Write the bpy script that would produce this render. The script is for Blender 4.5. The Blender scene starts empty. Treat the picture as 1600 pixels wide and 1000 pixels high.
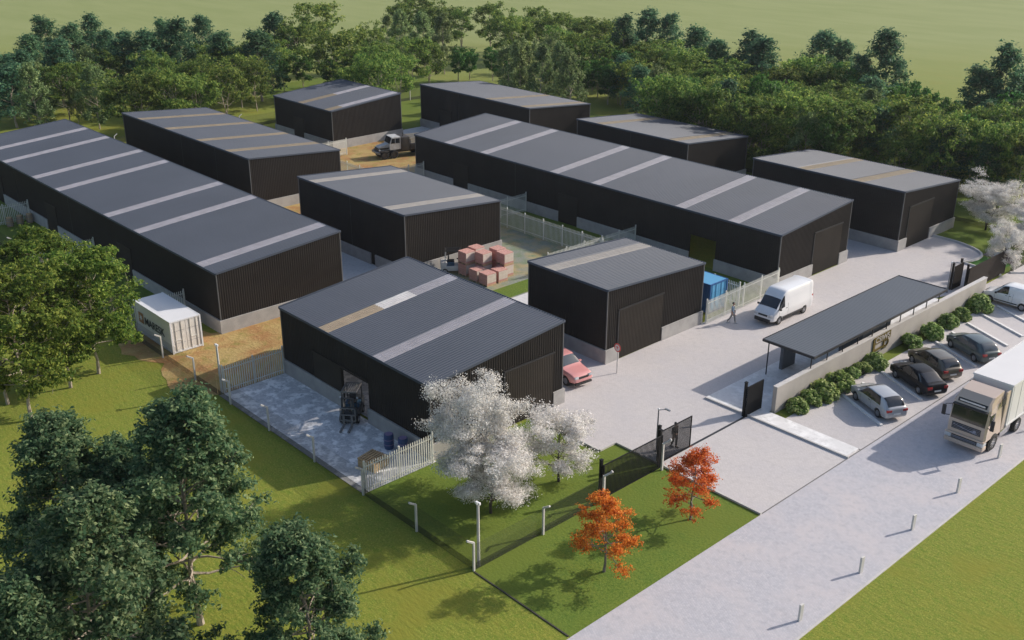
import bpy, bmesh, math, random
import numpy as np
from mathutils import Vector, Matrix
R = math.radians
scene = bpy.context.scene
COL = scene.collection

# ---------------------------------------------------------------- camera
cd = bpy.data.cameras.new('camera')
cam = bpy.data.objects.new('camera', cd)
COL.objects.link(cam)
YAW, PITCH = 0.82499, 0.40057
cam.location = (0, 0, 33.3)
cam.rotation_euler = (math.pi / 2 - PITCH, -0.0025, YAW)
cd.sensor_width = 36
cd.lens = 36 * 1654.4 / 1600
cd.clip_start = 1
cd.clip_end = 6000
scene.camera = cam

# ---------------------------------------------------------------- sky and sun
SUN_EL = 28.5
SUN_DIR = Vector((0.36 * math.cos(R(SUN_EL)), 0.933 * math.cos(R(SUN_EL)), math.sin(R(SUN_EL))))   # towards the sun
w = bpy.data.worlds.new('World')
scene.world = w
w.use_nodes = True
nt = w.node_tree
bg = nt.nodes['Background']
sky = nt.nodes.new('ShaderNodeTexSky')
sky.sky_type = 'NISHITA'
sky.sun_disc = False
sky.sun_elevation = R(SUN_EL)
sky.sun_rotation = math.atan2(SUN_DIR.x, SUN_DIR.y)
sky.air_density = 1.0
sky.dust_density = 2.2
sky.ozone_density = 0.9
nt.links.new(sky.outputs[0], bg.inputs[0])
bg.inputs[1].default_value = 0.15
sl = bpy.data.lights.new('sun', 'SUN')
sl.energy = 4.2
sl.angle = R(0.6)
sl.color = (1.0, 0.92, 0.83)
so = bpy.data.objects.new('sun', sl)
COL.objects.link(so)
so.rotation_euler = (-SUN_DIR).to_track_quat('-Z', 'Y').to_euler()
so.location = (0, 0, 60)
scene.view_settings.view_transform = 'Standard'
scene.view_settings.look = 'None'
scene.view_settings.gamma = 1
scene.view_settings.exposure = 0.20
scene.cycles.max_bounces = 6
scene.cycles.transparent_max_bounces = 12
scene.cycles.volume_bounces = 0

# ---------------------------------------------------------------- materials
MATS = {}
def new_mat(name):
    m = bpy.data.materials.new(name)
    m.use_nodes = True
    MATS[name] = m
    return m, m.node_tree, m.node_tree.nodes['Principled BSDF']

def noise_mix(nt, vec, scale, c1, c2, lo=0.35, hi=0.65, detail=4, stretch=None, rough=0.55):
    n = nt.nodes.new('ShaderNodeTexNoise')
    n.inputs['Scale'].default_value = scale
    n.inputs['Detail'].default_value = detail
    n.inputs['Roughness'].default_value = rough
    if stretch:
        mp = nt.nodes.new('ShaderNodeMapping')
        mp.inputs['Scale'].default_value = stretch
        nt.links.new(vec, mp.inputs['Vector'])
        vec = mp.outputs[0]
    nt.links.new(vec, n.inputs['Vector'])
    mr = nt.nodes.new('ShaderNodeMapRange')
    mr.inputs['From Min'].default_value = lo
    mr.inputs['From Max'].default_value = hi
    nt.links.new(n.outputs['Fac'], mr.inputs['Value'])
    mx = nt.nodes.new('ShaderNodeMix')
    mx.data_type = 'RGBA'
    nt.links.new(mr.outputs[0], mx.inputs['Factor'])
    for sock, c in ((mx.inputs['A'], c1), (mx.inputs['B'], c2)):
        if isinstance(c, tuple): sock.default_value = (*c, 1)
        else: nt.links.new(c, sock)
    return mx.outputs['Result']

def mat(name, c, rough=0.6, metal=0.0, c2=None, scale=1.5, bump=0.0, bscale=20.0, spec=0.5, world=False, coat=0.0, stretch=None):
    m, nt, b = new_mat(name)
    b.inputs['Roughness'].default_value = rough
    b.inputs['Metallic'].default_value = metal
    b.inputs['Specular IOR Level'].default_value = spec
    b.inputs['Coat Weight'].default_value = coat
    if world: vec = nt.nodes.new('ShaderNodeNewGeometry').outputs['Position']
    else: vec = nt.nodes.new('ShaderNodeTexCoord').outputs['Object']
    if c2 is None: c2 = tuple(min(1, x * 0.86) for x in c)
    nt.links.new(noise_mix(nt, vec, scale, c, c2, stretch=stretch), b.inputs['Base Color'])
    if bump:
        n = nt.nodes.new('ShaderNodeTexNoise'); n.inputs['Scale'].default_value = bscale; n.inputs['Detail'].default_value = 3
        nt.links.new(vec, n.inputs['Vector'])
        bp = nt.nodes.new('ShaderNodeBump'); bp.inputs['Strength'].default_value = bump; bp.inputs['Distance'].default_value = 0.05
        nt.links.new(n.outputs['Fac'], bp.inputs['Height'])
        nt.links.new(bp.outputs[0], b.inputs['Normal'])
    return m

def ground_mat(name, layers, rough=0.95, bump=0.35, bscale=6.0, bdist=0.05, bstretch=None, spec=0.15):
    """layers: list of (scale, colour, lo, hi, stretch); the first colour is the base"""
    m, nt, b = new_mat(name)
    b.inputs['Roughness'].default_value = rough
    b.inputs['Specular IOR Level'].default_value = spec
    vec = nt.nodes.new('ShaderNodeNewGeometry').outputs['Position']
    cur = layers[0]
    for (s, c, lo, hi, st) in layers[1:]:
        cur = noise_mix(nt, vec, s, cur, c, lo, hi, stretch=st)
    if name == 'field_grass':      # grass pales along the view: distance haze painted into its colour
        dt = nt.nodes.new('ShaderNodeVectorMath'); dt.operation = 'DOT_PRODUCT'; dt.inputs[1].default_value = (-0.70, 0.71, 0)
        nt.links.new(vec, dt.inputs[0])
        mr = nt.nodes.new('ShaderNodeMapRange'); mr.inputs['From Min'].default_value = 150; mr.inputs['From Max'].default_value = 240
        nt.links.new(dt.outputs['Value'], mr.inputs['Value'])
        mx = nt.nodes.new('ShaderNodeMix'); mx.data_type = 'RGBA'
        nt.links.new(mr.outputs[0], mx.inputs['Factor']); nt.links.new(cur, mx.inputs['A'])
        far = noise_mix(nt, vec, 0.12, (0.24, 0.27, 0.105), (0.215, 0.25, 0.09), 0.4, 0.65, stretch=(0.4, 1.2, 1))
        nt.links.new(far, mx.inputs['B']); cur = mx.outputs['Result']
    nt.links.new(cur, b.inputs['Base Color'])
    n = nt.nodes.new('ShaderNodeTexNoise'); n.inputs['Scale'].default_value = bscale; n.inputs['Detail'].default_value = 5
    v2 = vec
    if bstretch:
        mp = nt.nodes.new('ShaderNodeMapping'); mp.inputs['Scale'].default_value = bstretch
        mp.inputs['Rotation'].default_value = (0, 0, 0.82)
        nt.links.new(vec, mp.inputs['Vector']); v2 = mp.outputs[0]
    nt.links.new(v2, n.inputs['Vector'])
    bp = nt.nodes.new('ShaderNodeBump'); bp.inputs['Strength'].default_value = bump; bp.inputs['Distance'].default_value = bdist
    nt.links.new(n.outputs['Fac'], bp.inputs['Height'])
    nt.links.new(bp.outputs[0], b.inputs['Normal'])
    return m

def paver_mat(name, c1, c2, mortar, bw, bh, blot, rough=0.8, msize=0.008, rot=0.0):
    m, nt, b = new_mat(name)
    b.inputs['Roughness'].default_value = rough
    b.inputs['Specular IOR Level'].default_value = 0.35
    vec = nt.nodes.new('ShaderNodeNewGeometry').outputs['Position']
    mp = nt.nodes.new('ShaderNodeMapping'); mp.inputs['Rotation'].default_value = (0, 0, rot)
    nt.links.new(vec, mp.inputs['Vector'])
    br = nt.nodes.new('ShaderNodeTexBrick')
    br.inputs['Scale'].default_value = 1.0
    br.inputs['Brick Width'].default_value = bw
    br.inputs['Row Height'].default_value = bh
    br.inputs['Mortar Size'].default_value = msize
    br.inputs['Mortar Smooth'].default_value = 0.6
    br.inputs['Color1'].default_value = (*c1, 1); br.inputs['Color2'].default_value = (*c2, 1); br.inputs['Mortar'].default_value = (*mortar, 1)
    nt.links.new(mp.outputs[0], br.inputs['Vector'])
    g = noise_mix(nt, vec, 0.35, br.outputs['Color'], blot, 0.42, 0.75)
    g = noise_mix(nt, vec, 2.2, g, tuple(0.85 * x for x in c1), 0.5, 0.85)
    g = noise_mix(nt, vec, 11.0, g, tuple(min(1, 1.18 * x) for x in c1), 0.5, 0.8)
    nt.links.new(g, b.inputs['Base Color'])
    bp = nt.nodes.new('ShaderNodeBump'); bp.inputs['Strength'].default_value = 0.3; bp.inputs['Distance'].default_value = 0.01
    nt.links.new(br.outputs['Fac'], bp.inputs['Height']); bp.invert = True
    nt.links.new(bp.outputs[0], b.inputs['Normal'])
    return m

def leaf_mat(name, c1, c2, c3, trans=0.3, rough=0.55, tree_var=0.25):
    m, nt, b = new_mat(name)
    b.inputs['Roughness'].default_value = rough
    b.inputs['Specular IOR Level'].default_value = 0.12
    geo = nt.nodes.new('ShaderNodeNewGeometry')
    oi = nt.nodes.new('ShaderNodeObjectInfo')
    ramp = nt.nodes.new('ShaderNodeValToRGB')
    e = ramp.color_ramp.elements
    e[0].position = 0.0; e[0].color = (*c1, 1)
    e[1].position = 1.0; e[1].color = (*c3, 1)
    x = e.new(0.55); x.color = (*c2, 1)
    nt.links.new(geo.outputs['Random Per Island'], ramp.inputs[0])
    hsv = nt.nodes.new('ShaderNodeHueSaturation')
    nt.links.new(ramp.outputs[0], hsv.inputs['Color'])
    mr = nt.nodes.new('ShaderNodeMapRange'); mr.inputs['To Min'].default_value = 1 - tree_var; mr.inputs['To Max'].default_value = 1 + tree_var
    nt.links.new(oi.outputs['Random'], mr.inputs['Value'])
    nt.links.new(mr.outputs[0], hsv.inputs['Value'])
    mr2 = nt.nodes.new('ShaderNodeMapRange'); mr2.inputs['To Min'].default_value = 0.485; mr2.inputs['To Max'].default_value = 0.515
    mul = nt.nodes.new('ShaderNodeMath'); mul.operation = 'FRACT'
    mu2 = nt.nodes.new('ShaderNodeMath'); mu2.operation = 'MULTIPLY'; mu2.inputs[1].default_value = 7.3
    nt.links.new(oi.outputs['Random'], mu2.inputs[0]); nt.links.new(mu2.outputs[0], mul.inputs[0]); nt.links.new(mul.outputs[0], mr2.inputs['Value'])
    nt.links.new(mr2.outputs[0], hsv.inputs['Hue'])
    nt.links.new(hsv.outputs[0], b.inputs['Base Color'])
    tr = nt.nodes.new('ShaderNodeBsdfTranslucent')
    nt.links.new(hsv.outputs[0], tr.inputs['Color'])
    mx = nt.nodes.new('ShaderNodeMixShader'); mx.inputs[0].default_value = trans
    nt.links.new(b.outputs[0], mx.inputs[1]); nt.links.new(tr.outputs[0], mx.inputs[2])
    nt.links.new(mx.outputs[0], nt.nodes['Material Output'].inputs['Surface'])
    return m

def veil_mat(name, c, opaque, rough=0.5):
    """a sheet one can partly see through (fine mesh, translucent roof sheet)"""
    m, nt, b = new_mat(name)
    b.inputs['Roughness'].default_value = rough
    b.inputs['Base Color'].default_value = (*c, 1)
    vec = nt.nodes.new('ShaderNodeTexCoord').outputs['Object']
    nt.links.new(noise_mix(nt, vec, 1.3, c, tuple(0.85 * x for x in c)), b.inputs['Base Color'])
    t = nt.nodes.new('ShaderNodeBsdfTransparent')
    mx = nt.nodes.new('ShaderNodeMixShader'); mx.inputs[0].default_value = opaque
    nt.links.new(t.outputs[0], mx.inputs[1]); nt.links.new(b.outputs[0], mx.inputs[2])
    nt.links.new(mx.outputs[0], nt.nodes['Material Output'].inputs['Surface'])
    return m

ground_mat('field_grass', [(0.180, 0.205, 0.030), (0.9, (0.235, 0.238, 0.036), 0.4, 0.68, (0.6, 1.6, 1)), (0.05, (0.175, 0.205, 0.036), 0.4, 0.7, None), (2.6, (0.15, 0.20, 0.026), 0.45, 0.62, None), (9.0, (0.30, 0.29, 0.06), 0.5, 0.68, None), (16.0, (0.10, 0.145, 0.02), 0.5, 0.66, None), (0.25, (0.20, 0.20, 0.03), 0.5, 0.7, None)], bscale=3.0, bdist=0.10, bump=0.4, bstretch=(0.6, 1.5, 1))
ground_mat('lawn_grass', [(0.105, 0.165, 0.024), (0.35, (0.150, 0.190, 0.028), 0.42, 0.7, None), (1.3, (0.085, 0.150, 0.022), 0.5, 0.7, None), (7.0, (0.06, 0.115, 0.016), 0.46, 0.66, None), (15.0, (0.17, 0.22, 0.045), 0.5, 0.68, None), (0.12, (0.125, 0.165, 0.026), 0.4, 0.6, None)], bscale=6, bdist=0.08)
ground_mat('turf', [(0.06, 0.16, 0.03), (1.5, (0.045, 0.13, 0.025), 0.4, 0.7, None)], bscale=8, bdist=0.05)
ground_mat('dirt', [(0.39, 0.285, 0.115), (0.5, (0.33, 0.18, 0.075), 0.42, 0.62, None), (0.9, (0.24, 0.21, 0.06), 0.52, 0.72, None), (4.0, (0.50, 0.36, 0.17), 0.55, 0.8, None), (9.0, (0.17, 0.12, 0.06), 0.62, 0.78, None)], bscale=4, bdist=0.12, bump=0.5)
ground_mat('mossy_yard', [(0.22, 0.24, 0.20), (0.35, (0.36, 0.29, 0.14), 0.42, 0.62, None), (0.8, (0.16, 0.21, 0.12), 0.48, 0.68, None), (6.0, (0.33, 0.32, 0.27), 0.55, 0.75, None)], bscale=5, bdist=0.05)
ground_mat('blotchy_concrete', [(0.52, 0.52, 0.53), (1.1, (0.88, 0.87, 0.86), 0.48, 0.58, None), (2.4, (0.42, 0.43, 0.45), 0.52, 0.64, None), (7.0, (0.74, 0.73, 0.73), 0.52, 0.70, None)], bscale=8, bdist=0.01, rough=0.7, spec=0.4)
ground_mat('plain_concrete', [(0.58, 0.57, 0.57), (0.5, (0.66, 0.65, 0.65), 0.4, 0.7, None), (4.0, (0.44, 0.43, 0.43), 0.5, 0.8, None)], bscale=10, bdist=0.01, rough=0.75, spec=0.4)
ground_mat('light_concrete', [(0.66, 0.65, 0.64), (1.3, (0.80, 0.79, 0.78), 0.46, 0.66, None), (4.0, (0.56, 0.55, 0.54), 0.52, 0.75, None)], bscale=8, bdist=0.01, rough=0.75, spec=0.3)
ground_mat('brown_deck', [(0.18, 0.15, 0.14), (1.5, (0.13, 0.11, 0.10), 0.4, 0.7, None)], bscale=10, bdist=0.01)
paver_mat('drive_pavers', (0.49, 0.46, 0.45), (0.53, 0.497, 0.484), (0.40, 0.375, 0.37), 0.22, 0.11, (0.45, 0.43, 0.44), rot=0.0, msize=0.01)
paver_mat('road_pavers', (0.40, 0.395, 0.425), (0.48, 0.465, 0.485), (0.37, 0.37, 0.40), 0.17, 0.12, (0.50, 0.46, 0.46), rot=0.5, msize=0.01)
mat('kerb_concrete', (0.52, 0.50, 0.48), 0.8, bump=0.2)
mat('plinth_block', (0.36, 0.345, 0.33), 0.85, c2=(0.29, 0.28, 0.27), scale=1.2, bump=0.25)
mat('wall_render', (0.38, 0.35, 0.32), 0.85, c2=(0.33, 0.305, 0.28), scale=0.8, bump=0.15)
mat('black_cladding', (0.034, 0.0295, 0.0265), 0.6, c2=(0.028, 0.0245, 0.022), scale=0.5, spec=0.08)
mat('bounce_lining', (0.78, 0.78, 0.78), 0.8)  # pale inner faces added to bounce light inside the warehouses
mat('seam_metal', (0.04, 0.04, 0.04), 0.5)
mat('door_cladding', (0.044, 0.037, 0.031), 0.7, c2=(0.036, 0.031, 0.026), scale=0.5, spec=0.08)
mat('roof_sheet', (0.056, 0.069, 0.096), 0.60, c2=(0.048, 0.060, 0.084), scale=0.15, spec=0.35)
mat('canopy_sheet', (0.10, 0.112, 0.128), 0.55, c2=(0.088, 0.10, 0.115), scale=0.15)
mat('edge_flashing', (0.11, 0.11, 0.11), 0.5)
veil_mat('clear_sheet', (0.54, 0.53, 0.59), 0.46, 0.5)  # lavender of the reflected sky is painted into this sheet
veil_mat('floor_tint_sheet', (0.30, 0.25, 0.18), 0.6, 0.75)  # tan: lit floor with little sky reflection, painted into the sheet colour
veil_mat('tan_sheet', (0.50, 0.40, 0.28), 0.55, 0.6)  # tan of the lit floor below, painted into the sheet
veil_mat('white_sheet', (0.72, 0.70, 0.70), 0.7, 0.5)
veil_mat('beige_sheet', (0.36, 0.345, 0.33), 0.6, 0.6)
veil_mat('wire_mesh', (0.05, 0.055, 0.05), 0.24, 0.6)
veil_mat('wire_mesh_dense', (0.02, 0.025, 0.018), 0.72, 0.6)
mat('fence_paint', (0.66, 0.66, 0.60), 0.55)
mat('post_concrete', (0.58, 0.56, 0.53), 0.8)
mat('gate_black', (0.010, 0.010, 0.011), 0.6, spec=0.2)
mat('gate_brown', (0.020, 0.015, 0.013), 0.7, spec=0.15)
mat('pole_grey', (0.22, 0.23, 0.25), 0.4, 0.5)
mat('lamp_white', (0.8, 0.8, 0.8), 0.4)
mat('sign_gold', (0.20, 0.145, 0.02), 0.35, 0.6, c2=(0.13, 0.095, 0.015))
mat('dark_metal', (0.03, 0.03, 0.032), 0.45, 0.3)
mat('booth_grey', (0.10, 0.115, 0.13), 0.5)
mat('bay_white', (0.78, 0.76, 0.74), 0.7)
mat('joint_grey', (0.16, 0.155, 0.15), 0.9)
mat('paint_worn', (0.48, 0.48, 0.47), 0.5, c2=(0.38, 0.37, 0.35), scale=3)
mat('board_pale', (0.44, 0.40, 0.32), 0.8)
mat('rubber', (0.018, 0.018, 0.018), 0.85)
mat('rim_silver', (0.45, 0.45, 0.47), 0.3, 0.8)
mat('rim_dark', (0.10, 0.10, 0.11), 0.35, 0.7)
mat('chrome', (0.6, 0.6, 0.62), 0.15, 1.0)
mat('glass_dark', (0.012, 0.015, 0.02), 0.06, 0.0, spec=0.9)
mat('glass_pale', (0.06, 0.075, 0.09), 0.06, 0.0, spec=0.9)
mat('plastic_black', (0.02, 0.02, 0.022), 0.55)
mat('tail_red', (0.40, 0.02, 0.015), 0.2, coat=0.5)
mat('lamp_glass', (0.62, 0.64, 0.66), 0.1, 0.3, coat=0.5)
mat('plate_white', (0.75, 0.75, 0.72), 0.4)
for n_, c_ in (('paint_silver', (0.40, 0.41, 0.43)), ('paint_black', (0.008, 0.008, 0.011)), ('paint_brown', (0.125, 0.105, 0.078)), ('paint_greygreen', (0.075, 0.098, 0.10)),
               ('paint_salmon', (0.62, 0.28, 0.27)), ('paint_white', (0.74, 0.74, 0.74)), ('paint_cream', (0.52, 0.41, 0.33)), ('trailer_white', (0.66, 0.65, 0.65)), ('container_white', (0.70, 0.70, 0.71)), ('container_blue', (0.10, 0.33, 0.55)), ('container_navy', (0.02, 0.09, 0.25))):
    if n_ == 'paint_black':
        mat(n_, c_, 0.35, spec=0.3); continue
    mat(n_, c_, 0.28 if 'paint' in n_ else 0.5, 0.25 if n_ in ('paint_silver', 'paint_brown', 'paint_greygreen') else 0.0, c2=tuple(0.95 * x for x in c_), scale=0.6, coat=0.5 if 'paint' in n_ else 0.0)
mat('container_door', (0.70, 0.67, 0.63), 0.55, c2=(0.62, 0.58, 0.53), scale=1.5)
mat('letter_dark', (0.03, 0.045, 0.06), 0.5)
mat('emblem_orange', (0.42, 0.20, 0.09), 0.5)
mat('brick_red', (0.56, 0.31, 0.26), 0.85, c2=(0.46, 0.23, 0.19), scale=6, bump=0.3)
mat('brick_wrap', (0.62, 0.54, 0.47), 0.5, c2=(0.52, 0.42, 0.36), scale=2.5)
mat('timber', (0.50, 0.36, 0.20), 0.8, c2=(0.40, 0.27, 0.14), scale=4, bump=0.2)
mat('slat_gap_dark', (0.16, 0.10, 0.055), 0.8, c2=(0.12, 0.075, 0.04), scale=4)
mat('barrel_wood', (0.42, 0.30, 0.19), 0.8, c2=(0.32, 0.22, 0.14), scale=5)
mat('barrel_blue', (0.035, 0.075, 0.19), 0.4)
mat('barrel_lid', (0.26, 0.20, 0.32), 0.5)
mat('truck_dark', (0.03, 0.028, 0.026), 0.6, c2=(0.05, 0.04, 0.03), scale=3)
mat('forklift_grey', (0.045, 0.05, 0.055), 0.45)
mat('forklift_light', (0.20, 0.19, 0.18), 0.5)
mat('forklift_blue', (0.03, 0.08, 0.14), 0.5)
mat('bark_pale', (0.42, 0.36, 0.29), 0.9, c2=(0.27, 0.22, 0.17), scale=5, bump=0.4)
mat('bark_grey', (0.22, 0.19, 0.16), 0.9, c2=(0.13, 0.11, 0.09), scale=5, bump=0.4)
mat('bark_dark', (0.045, 0.038, 0.032), 0.9, c2=(0.08, 0.065, 0.05), scale=5, bump=0.4)
leaf_mat('leaf_dark', (0.040, 0.098, 0.048), (0.112, 0.195, 0.095), (0.30, 0.375, 0.18), 0.5, tree_var=0.1)
leaf_mat('leaf_blue', (0.035, 0.11, 0.060), (0.085, 0.19, 0.10), (0.20, 0.31, 0.15), 0.5)
leaf_mat('leaf_lime', (0.052, 0.115, 0.020), (0.14, 0.21, 0.036), (0.33, 0.38, 0.075), 0.5, tree_var=0.12)
leaf_mat('leaf_olive', (0.050, 0.12, 0.026), (0.14, 0.225, 0.050), (0.35, 0.41, 0.095), 0.52, tree_var=0.3)
leaf_mat('leaf_pale', (0.08, 0.135, 0.05), (0.18, 0.25, 0.09), (0.34, 0.40, 0.18), 0.42)
leaf_mat('leaf_fresh', (0.03, 0.10, 0.022), (0.07, 0.19, 0.04), (0.14, 0.28, 0.06), 0.42)
leaf_mat('leaf_blossom', (0.46, 0.43, 0.40), (0.74, 0.72, 0.69), (0.92, 0.90, 0.88), 0.4, tree_var=0.06)
leaf_mat('leaf_maple', (0.42, 0.06, 0.02), (0.70, 0.17, 0.03), (0.84, 0.34, 0.08), 0.45, tree_var=0.05)
leaf_mat('leaf_shrub', (0.07, 0.15, 0.03), (0.20, 0.30, 0.07), (0.50, 0.56, 0.24), 0.45, tree_var=0.12)
mat('skin', (0.45, 0.27, 0.19), 0.6)
mat('hair_dark', (0.02, 0.015, 0.012), 0.7)
mat('shirt_blue', (0.16, 0.23, 0.31), 0.85)
mat('trousers_grey', (0.26, 0.25, 0.24), 0.85)
mat('suit_dark', (0.02, 0.021, 0.024), 0.8)
mat('shoe_white', (0.6, 0.6, 0.6), 0.6)
mat('sign_red', (0.60, 0.06, 0.05), 0.4)

# ---------------------------------------------------------------- mesh helpers
class MB:
    """collects shapes; build() links them as ONE mesh object"""
    def __init__(s): s.v = []; s.f = []; s.m = []
    def add(s, vs, fs, mi=0):
        o = len(s.v)
        s.v += [tuple(v) for v in vs]
        s.f += [tuple(o + i for i in f) for f in fs]
        s.m += [mi] * len(fs)
        return s
    def box(s, x0, x1, y0, y1, z0, z1, mi=0, bev=0.0):
        if bev > 0:
            bm = bmesh.new()
            bmesh.ops.create_cube(bm, size=1)
            for v in bm.verts:
                v.co = Vector(((x0 + x1) / 2 + v.co.x * (x1 - x0), (y0 + y1) / 2 + v.co.y * (y1 - y0), (z0 + z1) / 2 + v.co.z * (z1 - z0)))
            bmesh.ops.bevel(bm, geom=bm.edges[:], offset=bev, segments=2, affect='EDGES', profile=0.6)
            bm.verts.ensure_lookup_table()
            s.add([v.co for v in bm.verts], [[v.index for v in f.verts] for f in bm.faces], mi)
            bm.free()
            return s
        vs = [(x, y, z) for z in (z0, z1) for y in (y0, y1) for x in (x0, x1)]
        return s.add(vs, [(0, 2, 3, 1), (4, 5, 7, 6), (0, 1, 5, 4), (2, 6, 7, 3), (0, 4, 6, 2), (1, 3, 7, 5)], mi)
    def bar(s, a, b, w_, h_=None, mi=0, up=(0, 0, 1)):
        a, b = Vector(a), Vector(b); h_ = h_ or w_
        d = (b - a).normalized(); u = Vector(up)
        if abs(d.dot(u)) > 0.98: u = Vector((0, 1, 0))
        r = d.cross(u).normalized() * w_ / 2; t = r.cross(d).normalized() * h_ / 2
        vs = [p + i * r + j * t for p in (a, b) for i, j in ((-1, -1), (1, -1), (1, 1), (-1, 1))]
        return s.add(vs, [(3, 2, 1, 0), (4, 5, 6, 7), (0, 1, 5, 4), (1, 2, 6, 5), (2, 3, 7, 6), (3, 0, 4, 7)], mi)
    def tube(s, pts, rad, n=8, mi=0, cap=True):
        pts = [Vector(p) for p in pts]
        if not hasattr(rad, '__len__'): rad = [rad] * len(pts)
        vs = []
        for i, p in enumerate(pts):
            d = (pts[min(i + 1, len(pts) - 1)] - pts[max(i - 1, 0)]).normalized()
            u = Vector((0, 0, 1)) if abs(d.z) < 0.9 else Vector((1, 0, 0))
            a = d.cross(u).normalized(); b = d.cross(a).normalized()
            for k in range(n):
                t = 2 * math.pi * k / n
                vs.append(p + rad[i] * (math.cos(t) * a + math.sin(t) * b))
        fs = []
        for i in range(len(pts) - 1):
            for k in range(n):
                k2 = (k + 1) % n
                fs.append((i * n + k, (i + 1) * n + k, (i + 1) * n + k2, i * n + k2))
        if cap:
            fs.append(tuple(range(n))); fs.append(tuple(reversed(range((len(pts) - 1) * n, len(pts) * n))))
        return s.add(vs, fs, mi)
    def lathe(s, prof, c=(0, 0, 0), axis='z', n=20, mi=0, cap=True):
        """prof: list of (radius, height along axis)"""
        c = Vector(c); vs = []
        for r, h in prof:
            for k in range(n):
                t = 2 * math.pi * k / n
                a, b = r * math.cos(t), r * math.sin(t)
                vs.append(c + (Vector((a, b, h)) if axis == 'z' else Vector((a, h, b)) if axis == 'y' else Vector((h, a, b))))
        fs = []
        for i in range(len(prof) - 1):
            for k in range(n):
                k2 = (k + 1) % n
                fs.append((i * n + k, i * n + k2, (i + 1) * n + k2, (i + 1) * n + k))
        if cap: fs.append(tuple(reversed(range(n)))); fs.append(tuple(range((len(prof) - 1) * n, len(prof) * n)))
        return s.add(vs, fs, mi)
    def prism(s, poly, z0, z1, mi=0):
        n = len(poly)
        vs = [(x, y, z0) for x, y in poly] + [(x, y, z1) for x, y in poly]
        fs = [tuple(reversed(range(n))), tuple(range(n, 2 * n))] + [(i, (i + 1) % n, n + (i + 1) % n, n + i) for i in range(n)]
        return s.add(vs, fs, mi)
    def sheet(s, poly, z, mi=0):
        return s.add([(x, y, z) for x, y in poly], [tuple(range(len(poly)))], mi)
    def extr(s, poly, y0, y1, mi=0):
        """poly in the x,z plane extruded along y"""
        n = len(poly)
        vs = [(x, y0, z) for x, z in poly] + [(x, y1, z) for x, z in poly]
        fs = [tuple(range(n)), tuple(reversed(range(n, 2 * n)))] + [(i, n + i, n + (i + 1) % n, (i + 1) % n) for i in range(n)]
        return s.add(vs, fs, mi)
    def mesh(s, name, mats, smooth=False):
        me = bpy.data.meshes.new(name)
        me.from_pydata(s.v, [], s.f)
        for m in (mats if isinstance(mats, (list, tuple)) else [mats]): me.materials.append(MATS[m])
        if len(set(s.m)) > 1: me.polygons.foreach_set('material_index', s.m)
        bm = bmesh.new(); bm.from_mesh(me)
        bmesh.ops.recalc_face_normals(bm, faces=bm.faces[:])
        bm.to_mesh(me); bm.free()
        if smooth:
            me.shade_smooth()
            try: me.set_sharp_from_angle(angle=R(38))
            except Exception: pass
        me.update()
        return me
    def build(s, name, mats, parent=None, smooth=False):
        o = bpy.data.objects.new(name, s.mesh(name, mats, smooth))
        COL.objects.link(o)
        if parent: o.parent = parent
        return o

def tag(o, label, cat, group=None):
    o['label'] = label; o['category'] = cat
    if group: o['group'] = group
    return o
def thing(name, label, cat, loc=(0, 0, 0), rz=0.0, group=None):
    o = bpy.data.objects.new(name, None)
    COL.objects.link(o); o.location = loc; o.rotation_euler = (0, 0, rz)
    o.empty_display_size = 0.3
    return tag(o, label, cat, group)
def struct(name, mb, m):
    o = mb.build(name, m); o['kind'] = 'structure'; return o
KIDS = {}
def copy_tree(o, parent=None):
    c = o.copy(); COL.objects.link(c)
    if parent: c.parent = parent
    for ch in list(o.children): copy_tree(ch, c)
    return c
def placed(proto, used, loc, rz=0.0, scale=None, label=None, group=None):
    o = proto if not used else copy_tree(proto)
    o.location = loc; o.rotation_euler = (0, 0, rz)
    if scale: o.scale = scale
    if label: o['label'] = label
    if group: o['group'] = group
    return o
def text_mesh(s, size, depth, name, m, parent, loc, rot, shear=0.0, sx=1.0):
    cu = bpy.data.curves.new(name, 'FONT'); cu.body = s; cu.size = size; cu.extrude = depth; cu.align_x = 'CENTER'; cu.align_y = 'CENTER'; cu.shear = shear; cu.offset = size * 0.012
    t = bpy.data.objects.new('tmp_text', cu); COL.objects.link(t)
    dg = bpy.context.evaluated_depsgraph_get(); dg.update()
    me = bpy.data.meshes.new_from_object(t.evaluated_get(dg))
    bpy.data.objects.remove(t)
    me.materials.clear(); me.materials.append(MATS[m])
    o = bpy.data.objects.new(name, me); COL.objects.link(o)
    o.parent = parent; o.location = loc; o.rotation_euler = rot; o.scale = (sx, 1, 1)
    return o
# ---------------------------------------------------------------- ground and paving
def rect(x0, x1, y0, y1): return [(x0, y0), (x1, y0), (x1, y1), (x0, y1)]
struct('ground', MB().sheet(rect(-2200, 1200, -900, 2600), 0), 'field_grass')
rnd = random.Random(3)
lawn = MB()
lawn.sheet(rect(-34.6, -27.6, 29.35, 44.7), 0.012)                      # verge by the road
lawn.sheet([(-44.5, 29.45), (-34.6, 29.45), (-34.6, 44.7), (-38.5, 44.7), (-38.5, 43.2), (-43.4, 43.2), (-44.5, 43.0)], 0.012)
lawn.sheet(rect(-160, -76.4, 29.45, 35.0), 0.012)
lawn.sheet(rect(-97, -45, 69.4, 75.0), 0.012)
lawn.sheet(rect(-63.6, -61.4, 54.4, 62.2), 0.016)
lawn.sheet([(-160, 86), (-117.5, 86), (-117.5, 104), (-60, 104), (-60, 98.9), (-43.7, 98.9), (-41.7, 98.6), (-39.9, 97.7), (-39.2, 96.7), (-39.0, 95.3), (-39.5, 93.5), (-37.6, 93.2), (-35.6, 92.6), (-35.6, 116), (-160, 116)], 0.012)
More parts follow.
